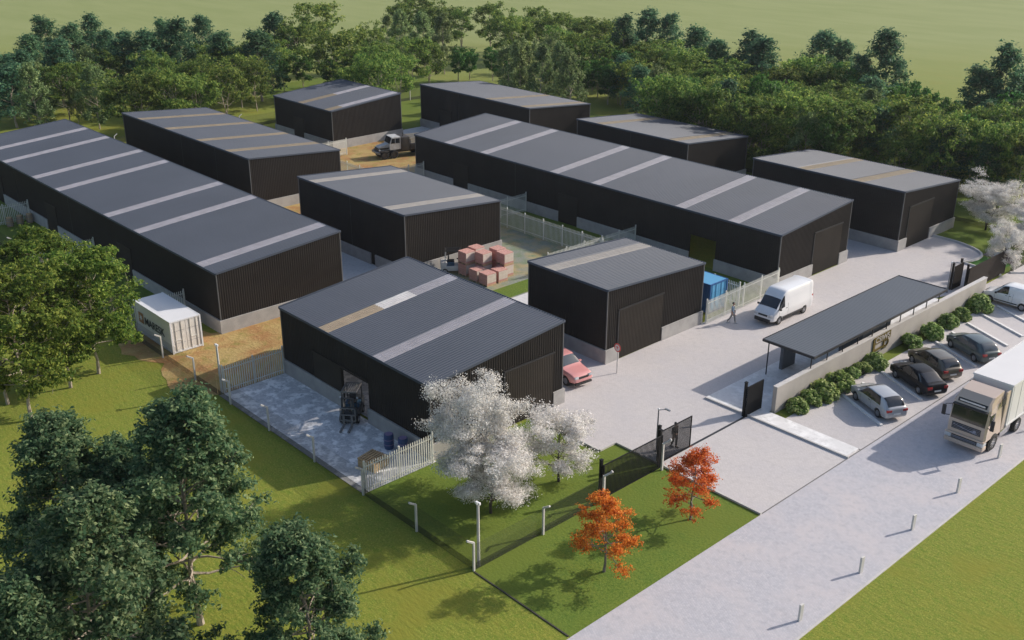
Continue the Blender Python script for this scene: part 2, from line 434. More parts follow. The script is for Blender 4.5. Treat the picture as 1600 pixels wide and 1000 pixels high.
lawn.sheet(rect(-34.05, -33.2, 55.9, 84.2), 0.02)
struct('lawn', lawn, 'lawn_grass')
d = MB()
edge = [(-61.55, 29.6), (-61.8, 29.2)]
x = -62.6
while x > -78:
    edge.append((x, 28.1 + 0.7 * math.sin(x * 0.8) + rnd.uniform(-0.35, 0.35) + (0.9 if x > -64 else 0))); x -= 0.9
edge += [(-77.4, 29.2), (-76.6, 30.5), (-76.5, 33.2), (-74, 33.6), (-71.6, 34.2), (-71.2, 35), (-71.2, 52), (-61.5, 52)]
d.sheet(edge, 0.018)
d.sheet(rect(-118, -90.5, 67.9, 86.5), 0.017)
d.sheet(rect(-97.2, -88, 52, 67.9), 0.017)
struct('dirt_ground', d, 'dirt')
struct('floor', MB().sheet(rect(-128, -98, 53.3, 63.7), 0.03).sheet(rect(-88.5, -71.5, 53.3, 63.7), 0.03).sheet(rect(-118, -97, 92.3, 102.5), 0.03)
       .sheet(rect(-87.5, -71.5, 92.3, 102.5), 0.03).sheet(rect(-62, -45.8, 92.3, 102.5), 0.03).sheet(rect(-128, -115.5, 75.2, 85.4), 0.03).sheet(rect(-55, -47.4, 53.3, 63.7), 0.03), 'dirt')
struct('warehouse_floor', MB().sheet(rect(-61.4, -45.1, 35.1, 45.9), 0.03).sheet(rect(-128, -71.3, 35.1, 46), 0.03), 'blotchy_concrete')
struct('mossy_yard', MB().sheet(rect(-71.2, -55.3, 52.2, 69.4), 0.011).sheet(rect(-90.5, -71.2, 64, 69.4), 0.011), 'mossy_yard')
struct('yard_slab', MB().sheet(rect(-61.5, -44.45, 29.45, 34.9), 0.022), 'blotchy_concrete')
al = MB()
al.sheet(rect(-98, -71.2, 46.2, 52.9), 0.014); al.sheet(rect(-71.2, -61.5, 52.0, 52.9), 0.02)
al.sheet(rect(-61.2, -55.3, 52.9, 61), 0.022)
al.sheet(rect(-118, -96, 86.5, 92.2), 0.02); al.sheet(rect(-96, -58, 86, 92.2), 0.016)
struct('alley', al, 'plain_concrete')
dr = MB()
dr.sheet([(-27.62, 44.75), (-27.62, 53.9), (-35.0, 53.9), (-38.6, 53.9), (-38.6, 78), (-36.0, 86.2), (-35.9, 92.6), (-37.6, 93.15), (-39.5, 93.45), (-39.05, 95.3), (-39.25, 96.7), (-39.95, 97.65),
          (-41.7, 98.55), (-43.7, 98.85), (-58, 98.85), (-58, 86), (-47.0, 86), (-47.0, 69.4), (-46.9, 52.9), (-44.8, 52.9), (-44.8, 43.0), (-43.4, 43.25), (-38.55, 43.25), (-38.55, 44.75)], 0.024)
dr.sheet(rect(-58.5, -47.0, 69.4, 74.9), 0.006)
dr.sheet(rect(-61.5, -44.8, 46.1, 52.9), 0.026)
struct('driveway', dr, 'drive_pavers')
struct('pavement', MB().box(-38.6, -27.76, 53.9, 55.3, 0, 0.10).box(-38.6, -34.45, 55.3, 83, 0, 0.10), 'light_concrete')
struct('parking_area', MB().sheet(rect(-27.82, -27.62, 53.85, 55.4), 0.022).sheet([(-33.2, 55.3), (-27.62, 55.3), (-27.62, 140), (-35.5, 140), (-35.5, 86.2), (-34.4, 84.2), (-33.2, 84.2)], 0.022), 'drive_pavers')
struct('road', MB().sheet(rect(-27.60, -20.25, -40, 140), 0.02), 'road_pavers')
kb = MB()
kb.box(-38.6, -27.6, 53.78, 53.9, 0, 0.14)
kb.box(-20.32, -20.2, -40, 140, 0, 0.05)
kb.box(-38.6, -27.6, 44.62, 44.75, 0, 0.13)
kb.box(-38.62, -38.5, 43.2, 44.62, 0, 0.13)
kb.box(-44.5, -38.62, 43.1, 43.22, 0, 0.13)
cv = [(-58, 98.9), (-46, 98.9), (-43.7, 98.85), (-42.6, 98.75), (-41.7, 98.5), (-40.7, 98.1), (-39.95, 97.6), (-39.45, 97.1), (-39.2, 96.6), (-39.05, 96.0), (-39.0, 95.3), (-39.15, 94.4), (-39.5, 93.45), (-37.6, 93.15), (-35.6, 92.65)]
kb.tube([(x, y, 0.04) for x, y in cv], 0.16, 6)
kb.tube([(-35.3, 93.9, 0.03), (-33.6, 95.8, 0.03), (-31.5, 96.6, 0.03), (-27.6, 96.8, 0.03)], 0.16, 6)
struct('kerb', kb, 'kerb_concrete')
struct('road_joint', MB().box(-27.655, -27.585, 44.75, 140, 0, 0.032), 'joint_grey')
struct('edge_strip', MB().box(-34.5, -27.7, 29.30, 29.38, 0, 0.04), 'truck_dark')
struct('gate_track', MB().box(-35.22, -35.06, 44.8, 53.75, 0.0, 0.04), 'dark_metal')
struct('patio', MB().box(-39.3, -37.7, 97.0, 99.2, 0, 0.05).box(-37.5, -36.2, 96.4, 98.8, 0, 0.05), 'brown_deck')
struct('turf_patch', MB().sheet([(-39.0, 93.9), (-36.2, 93.5), (-36.2, 96.2), (-38.9, 96.6)], 0.03), 'turf')

# wheel kerbs between the bays
stop = None
ys = [61.2 + 2.66 * i for i in range(11)]
where = ['nearest the gate, in front of the silver car', 'hidden behind the silver car', 'beside the black car', 'between the black and the brown car', 'beyond the brown car', 'in front of the grey green car', 'under the rear of the grey green car', 'just beyond the grey green car', 'second beyond the grey green car', 'third beyond the grey green car', 'by the white minivan']
for i, y in enumerate(ys):
    if i == 0:
        stop = tag(MB().bar((0, 0, 0.07), (4.15, -2.05, 0.07), 0.20, 0.14).build('bay_divider', 'bay_white'), '', 'bay divider')
    placed(stop, i, (-32.5, y, 0), 0, label='raised pale concrete bay divider ' + where[i], group='parking bay dividers')

# ---------------------------------------------------------------- warehouses
def ribs(mb, p, u, n, L, zb, zt, pitch=0.20, depth=0.03, mi=0):
    """corrugated sheet: origin p, along u, outward n, zb, zt(s) heights"""
    p, u, n = Vector(p), Vector(u), Vector(n)
    pts = []; s = 0.0
    while s < L - 1e-4:
        for ds, dd in ((0, 0), (0.10, 0), (0.135, depth), (0.215, depth)):
            if s + ds * pitch / 0.25 < L: pts.append((s + ds * pitch / 0.25, dd))
        s += pitch
    pts.append((L, 0))
    vs = []
    for s, dd in pts:
        q = p + u * s + n * dd
        vs.append((q.x, q.y, zb)); vs.append((q.x, q.y, zt(s)))
    mb.add(vs, [(2 * i, 2 * i + 2, 2 * i + 3, 2 * i + 1) for i in range(len(pts) - 1)], mi)

def warehouse(name, label, x0, x1, y0, y1, za, zb, strips, fdoors=(), edoors=(), fopen=(), sheet='clear_sheet', seams=(), pl_gap=()):
    """x0..x1, y0..y1 outer size; za, zb roof height at y0 and y1; strips: centres of translucent strips; fdoors: x ranges on the y0 side; edoors: y ranges on the x1 end"""
    cx, cy = (x0 + x1) / 2, (y0 + y1) / 2
    t = thing('warehouse', label, 'warehouse', (cx, cy, 0))
    X0, X1, Y0, Y1 = x0 - cx, x1 - cx, y0 - cy, y1 - cy
    zt = lambda y: za + (zb - za) * (y - Y0) / (Y1 - Y0)
    wl = MB()
    T = 0.07
    def face(p, u, n, L, zf, ops):
        """solid core plus ribs, split round openings (s0, s1, height)"""
        cuts = [0.0]
        for a, b, h in ops: cuts += [a, b]
        cuts.append(L)
        P, U_, N = Vector(p), Vector(u), Vector(n)
        def core(a, b, z0):
            vs = []
            for s in (a, b):
                for dd in (0, -T):
                    q = P + U_ * s + N * dd
                    vs += [(q.x, q.y, z0), (q.x, q.y, zf(s) - 0.02)]
            wl.add(vs, [(0, 4, 5, 1), (0, 1, 3, 2), (4, 6, 7, 5), (0, 2, 6, 4), (1, 5, 7, 3)]); wl.add([vs[i] for i in (2, 3, 7, 6)], [(0, 1, 2, 3)], 1)
        for i in range(0, len(cuts) - 1):
            a, b = cuts[i], cuts[i + 1]
            z0 = 0.05 if i % 2 == 0 else ops[i // 2][2]
            if b - a < 0.02: continue
            core(a, b, z0)
            ribs(wl, P + U_ * a + N * 0.004, U_, N, b - a, z0, lambda s, a=a: zf(s + a) - 0.02)
    fo = sorted([(a - x0, b - x0, h) for a, b, h in fopen])
    face((X0, Y0, 0), (1, 0, 0), (0, -1, 0), X1 - X0, lambda s: za, fo)
    face((X1, Y0, 0), (0, 1, 0), (1, 0, 0), Y1 - Y0, lambda s: zt(Y0 + s), [])
    face((X1, Y1, 0), (-1, 0, 0), (0, 1, 0), X1 - X0, lambda s: zb, [])
    face((X0, Y1, 0), (0, -1, 0), (-1, 0, 0), Y1 - Y0, lambda s: zt(Y1 - s), [])
    wl.build('wall', ['black_cladding', 'bounce_lining'], t)
    # roof sheets: ribs run down the slope
    ov = 0.08
    L = math.hypot(Y1 - Y0, zb - za)
    segs = []; c = X0 - ov
    for sx in sorted(strips, key=lambda q: q if not isinstance(q, tuple) else q[0]):
        parts_ = sx[1] if isinstance(sx, tuple) else [(0, 1, sheet)]
        sx = sx[0] if isinstance(sx, tuple) else sx
        a, b = sx - cx - 0.6, sx - cx + 0.6
        segs.append((c, a, 0)); segs.append((a, b, parts_)); c = b
    segs.append((c, X1 + ov, 0))
    rf = MB()
    for a, b, k in segs:
        pts = []; s = a
        while s < b - 1e-4:
            for ds, dd in ((0, 0), (0.11, 0), (0.14, 0.045), (0.22, 0.045)):
                if s + ds < b: pts.append((s + ds, dd))
            s += 0.25
        pts.append((b, 0))
        mb = rf if k == 0 else MB()
        for f0, f1, sm_ in ([(0, 1, None)] if k == 0 else k):
            vs = []; mb = rf if k == 0 else MB()
            ya, yb = Y0 - ov + (Y1 - Y0 + 2 * ov) * f0, Y0 - ov + (Y1 - Y0 + 2 * ov) * f1
            z0_, z1_ = za + (zb - za) * f0, za + (zb - za) * f1
            for s_, dd in pts:
                vs.append((s_, ya, z0_ + dd)); vs.append((s_, yb, z1_ + dd))
            mb.add(vs, [(2 * i, 2 * i + 2, 2 * i + 3, 2 * i + 1) for i in range(len(pts) - 1)])
            if k != 0: mb.build('skylight', sm_, t)
        if k == 0:
            q = 0.10
            mb.add([(x_, y_, z_ - dz) for y_, z_ in ((Y0 + 0.02, za), (Y1 - 0.02, zb)) for x_ in (a + 0.02, b - 0.02) for dz in (0.012, q)],
                   [(0, 2, 3, 1), (4, 5, 7, 6), (0, 4, 6, 2), (0, 1, 5, 4), (2, 6, 7, 3)]); rf.add([(x_, y_, z_ - q) for y_, z_ in ((Y0 + 0.02, za), (Y1 - 0.02, zb)) for x_ in (a + 0.02, b - 0.02)], [(0, 1, 3, 2)], 1)
    rf.build('roof', ['roof_sheet', 'bounce_lining'], t)
    fl = MB()
    e = 0.05
    fl.box(X0 - ov - 0.02, X1 + ov + 0.02, Y0 - ov - e, Y0 - ov - 0.003, za - 0.12, za + 0.055)
    fl.box(X0 - ov - 0.02, X1 + ov + 0.02, Y1 + ov + 0.003, Y1 + ov + e, zb - 0.12, zb + 0.055)
    for X in (X0 - ov - 0.045, X1 + ov + 0.022):
        fl.bar((X, Y0 - ov, za), (X, Y1 + ov, zb), 0.05, 0.16)
    fl.build('flashing', 'roof_sheet', t)
    for X in (X0, X1):
        for Y, z_ in ((Y0, za), (Y1, zb)):
            MB().box(X - 0.06 if X < 0 else X - 0.02, X + 0.02 if X < 0 else X + 0.06, Y - 0.06 if Y < 0 else Y - 0.02, Y + 0.02 if Y < 0 else Y + 0.06, 1.12, z_ - 0.13).build('corner_trim', 'edge_flashing', t)
    for s_ in seams: MB().box(s_ - cx - 0.02, s_ - cx + 0.02, Y0 - 0.055, Y0 - 0.038, 0.1, za - 0.13).build('downpipe', 'seam_metal', t)
    # concrete plinth
    pm = MB(); a0 = 0.17; H = 1.1
    def run(a, b, gaps, f):
        c = a
        for g0, g1 in sorted(gaps) + [(b, b)]:
            if g0 > c + 0.05: f(c, g0)
            c = g1
    fg = [(max(a - cx, X0), b - cx) for a, b in [(q[0], q[1]) for q in fdoors] + [(q[0], q[1]) for q in fopen] + list(pl_gap)]
    run(X0 - a0, X1 + a0, fg, lambda a, b: pm.box(a, b, Y0 - a0, Y0 - 0.045, 0, H))
    run(Y0 - 0.045, Y1 + 0.045, [(a - cy, b - cy) for a, b, h in edoors], lambda a, b: pm.box(X1 + 0.045, X1 + a0, a, b, 0, H))
    pm.box(X0 - a0, X1 + a0, Y1 + 0.045, Y1 + a0, 0, H)
    pm.box(X0 - a0, X0 - 0.045, Y0 - 0.045, Y1 + 0.045, 0, H)
    pm.build('plinth', 'plinth_block', t)
    for a, b, h in fdoors:
        m = MB(); m.box(a - cx, b - cx, Y0 - 0.10, Y0 - 0.045, 0.04, h); ribs(m, (a - cx, Y0 - 0.101, 0), (1, 0, 0), (0, -1, 0), b - a, 0.04, lambda s: h, 0.16, 0.015)
        m.box(a - cx - 0.1, b - cx + 0.1, Y0 - 0.13, Y0 - 0.045, h + 0.003, h + 0.12)
        m.build('door', 'door_cladding', t)
    for a, b, h in edoors:
        m = MB(); m.box(X1 + 0.045, X1 + 0.10, a - cy, b - cy, 0.04, h); ribs(m, (X1 + 0.101, a - cy, 0), (0, 1, 0), (1, 0, 0), b - a, 0.04, lambda s: h, 0.16, 0.015)
        m.build('door', 'door_cladding', t)
        g = MB(); g.box(X1 + 0.045, X1 + 0.09, a - cy - 0.14, a - cy - 0.003, 0.04, h); g.box(X1 + 0.045, X1 + 0.13, a - cy - 0.14, b - cy + 0.1, h + 0.003, h + 0.10)
        g.build('door_frame', 'dark_metal', t)
    return t

HL, HH = 4.97, 5.88
warehouse('H1', 'longest black warehouse at the left, row of seven pale skylight strips', -128.6, -71.0, 34.9, 46.2, HL, HH, [-122.5, -116.6, -108.2, -102.2, -91.0, -84.8, -73.6],
          fdoors=[(-121.4, -118.4, 2.9), (-106.1, -103.4, 2.9), (-89.2, -86.5, 2.9)], seams=[-99.7, -114])
warehouse('H2', 'black warehouse behind the longest left one, four tan skylight strips', -127.6, -97.3, 52.9, 64.0, HH, HL, [-123.0, -116.0, -108.3, -101.8], sheet='floor_tint_sheet', seams=[-112.4, -104.5])
warehouse('H3', 'small black warehouse with two skylight strips behind the parked six wheel truck', -128.8, -114.9, 74.8, 85.8, HL, HH, [(-122.3, [(0, 0.5, 'floor_tint_sheet'), (0.5, 1, 'clear_sheet')]), (-116.1, [(0, 0.2, 'floor_tint_sheet'), (0.2, 1, 'clear_sheet')])], fdoors=[(-124.1, -121.6, 2.9)])
warehouse('H4', 'black warehouse farthest back, beside the far lawn, faint tan skylights', -118.2, -96.1, 91.9, 102.9, HH, HL, [-104.1, -97.6], sheet='floor_tint_sheet', fdoors=[(-114.1, -111.5, 2.9)], seams=[-110])
warehouse('H5', 'black warehouse behind the brick pallets, roof with two pale strips near its ends', -87.8, -70.9, 52.9, 64.0, HH, HL, [-85.5, -73.6], sheet='beige_sheet', pl_gap=[(-76.1, -75.4)], seams=[-79.1])
warehouse('H6', 'long black warehouse at the centre with six bright skylight strips', -97.5, -47.2, 74.8, 85.8, HL, HH, [-91.7, -85.5, -74.6, -68.8, -58.2, -52.2],
          fdoors=[(-90.6, -88.0, 2.9), (-73.7, -71.0, 2.9)], fopen=[(-56.75, -53.85, 2.75)], edoors=[(80.1, 84.5, 4.0)], seams=[-80.3])
warehouse('H7', 'black warehouse at the back between two others, thin orange brown skylights', -87.7, -70.9, 91.9, 102.9, HH, HL, [-84.3, -73.2], sheet='floor_tint_sheet', seams=[-79.2])
warehouse('H8', 'black warehouse at the far right before the blossom trees, two brown skylights', -62.2, -45.3, 91.9, 102.9, HH, HL, [-56.5, -50.4], sheet='floor_tint_sheet', edoors=[(93.3, 97.8, 4.1)])
warehouse('H9', 'smallest black warehouse by the round road sign, one pale skylight strip', -55.2, -47.05, 52.9, 64.0, 5.8, 5.15, [-53.0], sheet='beige_sheet', edoors=[(54.2, 59.1, 3.9)])
h10 = warehouse('H10', 'nearest black warehouse with open side door behind the white blossom tree', -61.6, -44.85, 34.85, 46.1, 5.05, 6.05, [(-56.2, [(0, 0.41, 'tan_sheet'), (0.41, 0.66, 'white_sheet'), (0.66, 1, 'clear_sheet')]), -50.0],  # first strip: lit floor and sky reflection painted as three sheet colours
          fopen=[(-54.2, -51.3, 2.85)], edoors=[(40.9, 45.2, 4.0)])
# sliding leaves pushed aside from the two open doorways
for (a, b, y) in ((-57.6, -54.25, 34.85), ):
    m = MB(); m.box(a + 53.225, b + 53.225, y - 40.475 - 0.11, y - 40.475 - 0.045, 1.14, 3.0); m.box(a + 53.1, b + 56.2, y - 40.475 - 0.15, y - 40.475 - 0.045, 3.003, 3.12)
    m.build('sliding_door', 'door_cladding', h10)

# ---------------------------------------------------------------- fences
def palisade(label, a, b, tall=2.1, step=0.17, bay=2.6, cat='fence', mats='fence_paint'):
    a, b = Vector((*a, 0)), Vector((*b, 0)); L = (b - a).length; u = (b - a) / L
    t = thing('palisade_fence', label, cat, a, math.atan2(u.y, u.x), 'palisade fences between the yards')
    r = MB()
    for z in (0.32, tall - 0.32): r.box(0, L, -0.02, 0.02, z - 0.03, z + 0.03)
    r.build('rail', mats, t)
    p = MB(); s = step / 2
    while s < L:
        p.box(s - 0.035, s + 0.035, -0.036, -0.021, 0.08, tall - 0.08)
        p.add([(s - 0.035, -0.036, tall - 0.08), (s + 0.035, -0.036, tall - 0.08), (s + 0.035, -0.021, tall - 0.08), (s - 0.035, -0.021, tall - 0.08), (s, -0.028, tall)], [(0, 1, 4), (1, 2, 4), (2, 3, 4), (3, 0, 4)])
        s += step
    p.build('pale', mats, t)
    n = max(1, round(L / bay))
    for i in range(n + 1):
        x = L * i / n
        MB().box(x - 0.05, x + 0.05, 0.021, 0.11, 0, tall + 0.06).build('post', mats, t)
    return t
palisade('white palisade fence across the near concrete yard by the blossom tree', (-44.4, 29.6), (-44.45, 34.65))
palisade('pale palisade fence between concrete yard and brown dirt', (-61.5, 29.9), (-61.5, 34.65))
palisade('grey palisade fence in shade behind the white container', (-76.6, 29.9), (-76.6, 34.7))
palisade('shaded palisade fence partly hidden by the lime green trees', (-94.4, 29.7), (-94.4, 34.7))
palisade('grey palisade fence just behind the three wooden barrels', (-110.8, 29.7), (-110.8, 34.7))
palisade('sunlit white palisade fence beside the walking man and van', (-46.6, 64.3), (-46.9, 74.6))
palisade('long palisade fence between mossy yard and grass strip', (-78.3, 69.3), (-60.0, 69.3))
palisade('short palisade fence from black building corner to long central warehouse', (-78.4, 69.3), (-78.4, 74.6))
palisade('palisade fence running behind the smallest warehouse roof', (-63.1, 62.8), (-63.1, 74.6))
palisade('short white palisade fence beside small warehouse and yellow dirt', (-111.6, 66.5), (-111.6, 74.6))
palisade('rusty looking pale fence along the front of the yellow dirt yard', (-104.5, 68.0), (-96.8, 67.9))
palisade('pale fence between yellow dirt yard and long central warehouse', (-95.8, 68.0), (-95.8, 74.6))
palisade('palisade fence just behind the blue container', (-60, 69.3), (-47.2, 69.3))

def mesh_fence(label, pts, posts, arm, group, lamps=()):
    """concrete posts with cranked tops and a wire mesh sheet between them"""
    t = thing('mesh_fence', label, 'mesh fence', (*pts[0], 0), 0, 'wire mesh boundary fences')
    o = Vector((*pts[0], 0))
    ms = MB(); md = MB()
    for a, b in zip(pts, pts[1:]):
        a, b = Vector((*a, 0)) - o, Vector((*b, 0)) - o
        ms.add([a + Vector((0, 0, 0.45)), b + Vector((0, 0, 0.45)), b + Vector((0, 0, 1.6)), a + Vector((0, 0, 1.6))], [(0, 1, 2, 3)])
        md.add([a, b, b + Vector((0, 0, 0.45)), a + Vector((0, 0, 0.45))], [(0, 1, 2, 3)])
    ms.build('wire_mesh', 'wire_mesh', t); md.build('lower_mesh', 'wire_mesh_dense', t)
    ax, ay = arm
    for x, y in posts:
        p = MB(); px, py = x - o.x, y - o.y
        p.bar((px, py, 0), (px, py, 1.75), 0.105, 0.10, up=(0, 1, 0))
        p.bar((px, py, 1.72), (px + ax * 0.42, py + ay * 0.42, 2.0), 0.10, 0.09)
        p.build('post', 'post_concrete', t)
    return t
mesh_fence('low wire mesh fence with cranked posts along the near grass boundary', [(-61.6, 29.45), (-34.6, 29.45)], [(-34.6, 29.4), (-39.4, 29.4), (-44.4, 29.4), (-49.5, 29.4), (-54.8, 29.4), (-59.8, 29.4)], (-0.1, -1), None)
mesh_fence('wire mesh fence with cranked posts running left past the white container', [(-140, 29.45), (-61.7, 29.45)], [(-64.8 - 5.05 * i, 29.4) for i in range(15)], (-0.1, -1), None)
mesh_fence('wire mesh fence facing the road behind the near red maple', [(-34.6, 29.5), (-34.6, 39.2)], [(-34.5, 34.3)], (1, 0.1), None)
mesh_fence('wire mesh fence at the far right beyond the brown gate fence', [(-35.4, 94.0), (-35.4, 130)], [(-35.3, 94.6 + 5 * i) for i in range(8)], (1, 0.1), None)
mesh_fence('wire mesh fence along the back of the site before the woods', [(-134, 29.5), (-134, 105.5), (-35.6, 105.5)], [(-134, 30 + 6 * i) for i in range(13)] + [(-130 + 6.3 * i, 105.5) for i in range(15)], (0, 1), None)
def fence_post(label, x, y, ax, ay):
    p = MB(); p.bar((0, 0, 0), (0, 0, 1.85), 0.12, 0.12, up=(0, 1, 0)); p.bar((0, 0, 1.82), (ax * 0.4, ay * 0.4, 2.05), 0.09, 0.09); p.lathe([(0.02, 0), (0.08, 0.03), (0.09, 0.09), (0.05, 0.15), (0.01, 0.16)], (ax * 0.42, ay * 0.42, 2.02), n=8)
    o = p.build('fence_post', 'post_concrete'); o.location = (x, y, 0)
    tag(o, label, 'fence post', 'cranked posts along the black fence')
fence_post('pale cranked post before the left end of the black fence', -34.4, 39.0, 0.7, 0.7)
fence_post('pale cranked post between black fence and sliding gate', -34.5, 44.3, 0.7, 0.7)
def tall_pole(label, x, y, h):
    t = thing('camera_pole', label, 'pole', (x, y, 0), 0, 'tall poles at the fence corners')
    MB().tube([(0, 0, 0), (0, 0, h)], [0.085, 0.07], 10).build('pole', 'post_concrete', t, True)
    MB().box(-0.16, -0.02, -0.07, 0.07, h + 0.0, h + 0.14, bev=0.02).box(0.03, 0.17, -0.06, 0.06, h + 0.02, h + 0.16, bev=0.02).build('camera_head', 'lamp_white', t)
tall_pole('tall pale pole with camera heads at the near fence corner', -34.75, 29.85, 3.75)
tall_pole('tall pale pole at the left corner of the concrete yard', -61.65, 29.75, 3.6)

def slat_fence(name, label, x, y0, y1, h, m, step=0.10, w_=0.03, posts=None, gap=0.1):
    t = thing(name, label, 'gate' if 'gate' in name else 'fence', (x, y0, 0))
    L = y1 - y0
    s = MB(); y = step
    while y < L - 0.03:
        s.box(-0.012, 0.012, y - w_ / 2, y + w_ / 2, gap, h - 0.05); y += step
    s.build('slat', m, t)
    MB().box(-0.03, 0.03, 0, L, h - 0.05, h).box(-0.03, 0.03, 0, L, gap - 0.06, gap).box(-0.032, 0.032, 0.0, 0.05, gap, h - 0.05).box(-0.032, 0.032, L - 0.05, L, gap, h - 0.05).build('frame', m, t)
    for py in posts or ():
        MB().box(-0.26, -0.10, py - 0.08, py + 0.08, 0, h + 0.25).box(-0.28, -0.08, py - 0.10, py + 0.10, h + 0.25, h + 0.30).build('post', m, t)
    return t
slat_fence('slat_fence', 'black slatted metal fence between the blossom lawn and red maples', -34.75, 39.3, 44.5, 2.25, 'gate_black', 0.11, 0.056, [0.0, 5.2], 0.07)
slat_fence('sliding_gate', 'open black sliding gate leaf with a man behind it', -35.1, 44.8, 47.75, 2.25, 'gate_black', 0.11, 0.056, [0.05], 0.07)
slat_fence('gate_leaf', 'small black gate leaf standing by the beige wall end', -35.1, 53.6, 55.35, 2.25, 'gate_black', 0.08, 0.06, [0.02])
slat_fence('slat_fence', 'dark brown boarded fence behind the white minivan', -35.7, 86.1, 93.6, 2.3, 'gate_brown', 0.125, 0.118, [0.1, 7.45], 0.14)
slat_fence('gate_leaf', 'short dark gate leaf seen past the far wall end', -36.9, 86.0, 87.6, 2.2, 'gate_brown', 0.1, 0.09, [0.05, 1.55])

# ---------------------------------------------------------------- gatehouse canopy and wall
w_ = thing('boundary_wall', 'long beige rendered wall behind the shrubs and parked cars', 'wall', (-34.25, 55.5, 0))
MB().box(-0.15, 0.15, 0, 30.6, 0, 1.9).build('wall', 'wall_render', w_)
MB().box(-0.17, 0.17, -0.02, 30.62, 1.903, 1.96).build('coping', 'kerb_concrete', w_)
s = thing('wall_sign', 'gold metal logo sign with raised letters on the beige wall', 'sign', (-34.07, 67.7, 0))
pl = MB()
def plate(poly, d0=0.0, d1=0.05, mi=0):
    n = len(poly); vs = [(d0, y, z) for y, z in poly] + [(d1, y, z) for y, z in poly]
    pl.add(vs, [tuple(reversed(range(n))), tuple(range(n, 2 * n))] + [(i, (i + 1) % n, n + (i + 1) % n, n + i) for i in range(n)], mi)
plate([(0.0, 1.2), (2.45, 1.28), (2.45, 1.84), (0.12, 1.80), (0.0, 1.72)])
plate([(0.05, 0.66), (0.3, 0.66), (0.3, 1.197), (0.05, 1.197)])
plate([(0.303, 0.66), (1.5, 0.70), (1.5, 0.84), (0.303, 0.84)])
plate([(1.503, 0.60), (1.68, 0.60), (1.68, 1.2), (1.503, 1.2)])
ring = [(1.95 + 0.3 * math.cos(a), 0.94 + 0.26 * math.sin(a)) for a in np.linspace(-2.2, 2.2, 14)]
for a, b in zip(ring, ring[1:]): pl.bar((0.025, a[0], a[1]), (0.025, b[0], b[1]), 0.05, 0.13)
pl.build('logo_plate', 'sign_gold', s)
text_mesh('CSIWS', 0.62, 0.015, 'logo_lettering', 'wall_render', s, (0.062, 1.25, 1.53), (R(90), 0, R(90)), sx=1.15)
MB().box(0, 0.02, 0.25, 1.1, 0.46, 0.56).box(0, 0.02, 1.35, 1.6, 0.50, 0.57).box(0, 0.02, 1.75, 2.05, 0.51, 0.57).build('small_lettering', 'dark_metal', s)
c = thing('entrance_canopy', 'long flat dark canopy roof over the gatehouse by the wall', 'canopy', (-35.95, 59.35, 0))
m = MB(); m.box(-2.05, 2.05, 0, 18.85, 2.93, 3.0)
L_ = 18.85; pts = []; y = 0.0
while y < L_:
    for ds, dd in ((0, 0.003), (0.11, 0.003), (0.14, 0.016), (0.22, 0.016)):
        if y + ds < L_: pts.append((y + ds, dd))
    y += 0.25
pts.append((L_, 0.003)); vs = []
for y_, dd in pts: vs += [(-2.05, y_, 3.0 + dd), (2.05, y_, 3.0 + dd)]
m.add(vs, [(2 * i, 2 * i + 1, 2 * i + 3, 2 * i + 2) for i in range(len(pts) - 1)]); m.build('roof', 'canopy_sheet', c)
MB().box(-2.10, 2.10, -0.06, -0.003, 2.86, 3.05).box(-2.10, 2.10, 18.853, 18.91, 2.86, 3.05).box(-2.11, -2.053, 0, 18.85, 2.86, 3.05).box(2.053, 2.11, 0, 18.85, 2.86, 3.05).build('fascia', 'dark_metal', c)
for i in range(8):
    MB().tube([(-1.95, 0.6 + i * 2.5, 0.1), (-1.95, 0.6 + i * 2.5, 2.92)], 0.045, 8).build('post', 'dark_metal', c)
for i in range(10):
    MB().box(1.68, 1.74, 0.25 + i * 2.02, 0.31 + i * 2.02, 1.96, 2.92).build('post', 'dark_metal', c)
MB().box(-1.85, -1.6, 2.05, 3.7, 0.1, 2.92).build('screen_wall', 'booth_grey', c)
MB().box(-0.6, 1.2, 8.0, 12.0, 0.1, 2.6).build('booth', 'booth_grey', c)

# ---------------------------------------------------------------- poles, signs, bollards
def street_lamp(label, x, y, h, ax, ay):
    t = thing('street_lamp', label, 'street lamp', (x, y, 0), 0, 'slim street lamps by the driveway')
    MB().tube([(0, 0, 0), (0, 0, h)], [0.06, 0.04], 8).lathe([(0.12, 0), (0.12, 0.05), (0.05, 0.08)], n=10).build('pole', 'pole_grey', t, True)
    MB().tube([(0, 0, h), (ax * 0.5, ay * 0.5, h + 0.06)], 0.025, 6).build('arm', 'pole_grey', t)
    MB().box(ax * 0.45 - 0.08, ax * 0.45 + 0.32, ay * 0.45 - 0.07, ay * 0.45 + 0.07, h + 0.04, h + 0.11, bev=0.02).build('lamp_head', 'pole_grey', t)
    MB().lathe([(0.03, 0), (0.07, 0.05), (0.07, 0.1), (0.03, 0.14)], (0, 0, h), n=8).build('sensor', 'lamp_white', t)
street_lamp('slim grey lamp post behind the black slatted fence', -36.2, 45.8, 2.9, 0.7, 0.7)
street_lamp('slim grey lamp post at the far end of the canopy', -36.9, 85.2, 2.7, 0.7, 0.7)
t = thing('road_sign', 'round red and white sign on a thin post by the warehouse corner', 'road sign', (-45.35, 52.3, 0), R(-5))
MB().tube([(0, 0, 0), (0, 0, 2.1)], 0.04, 8).build('post', 'post_concrete', t)
MB().lathe([(0.33, 0), (0.33, 0.02)], (0, -0.06, 2.05), 'y', 24).build('border', 'sign_red', t)
MB().lathe([(0.24, 0), (0.24, 0.006)], (0, -0.07, 2.05), 'y', 24).build('face', 'plate_white', t)
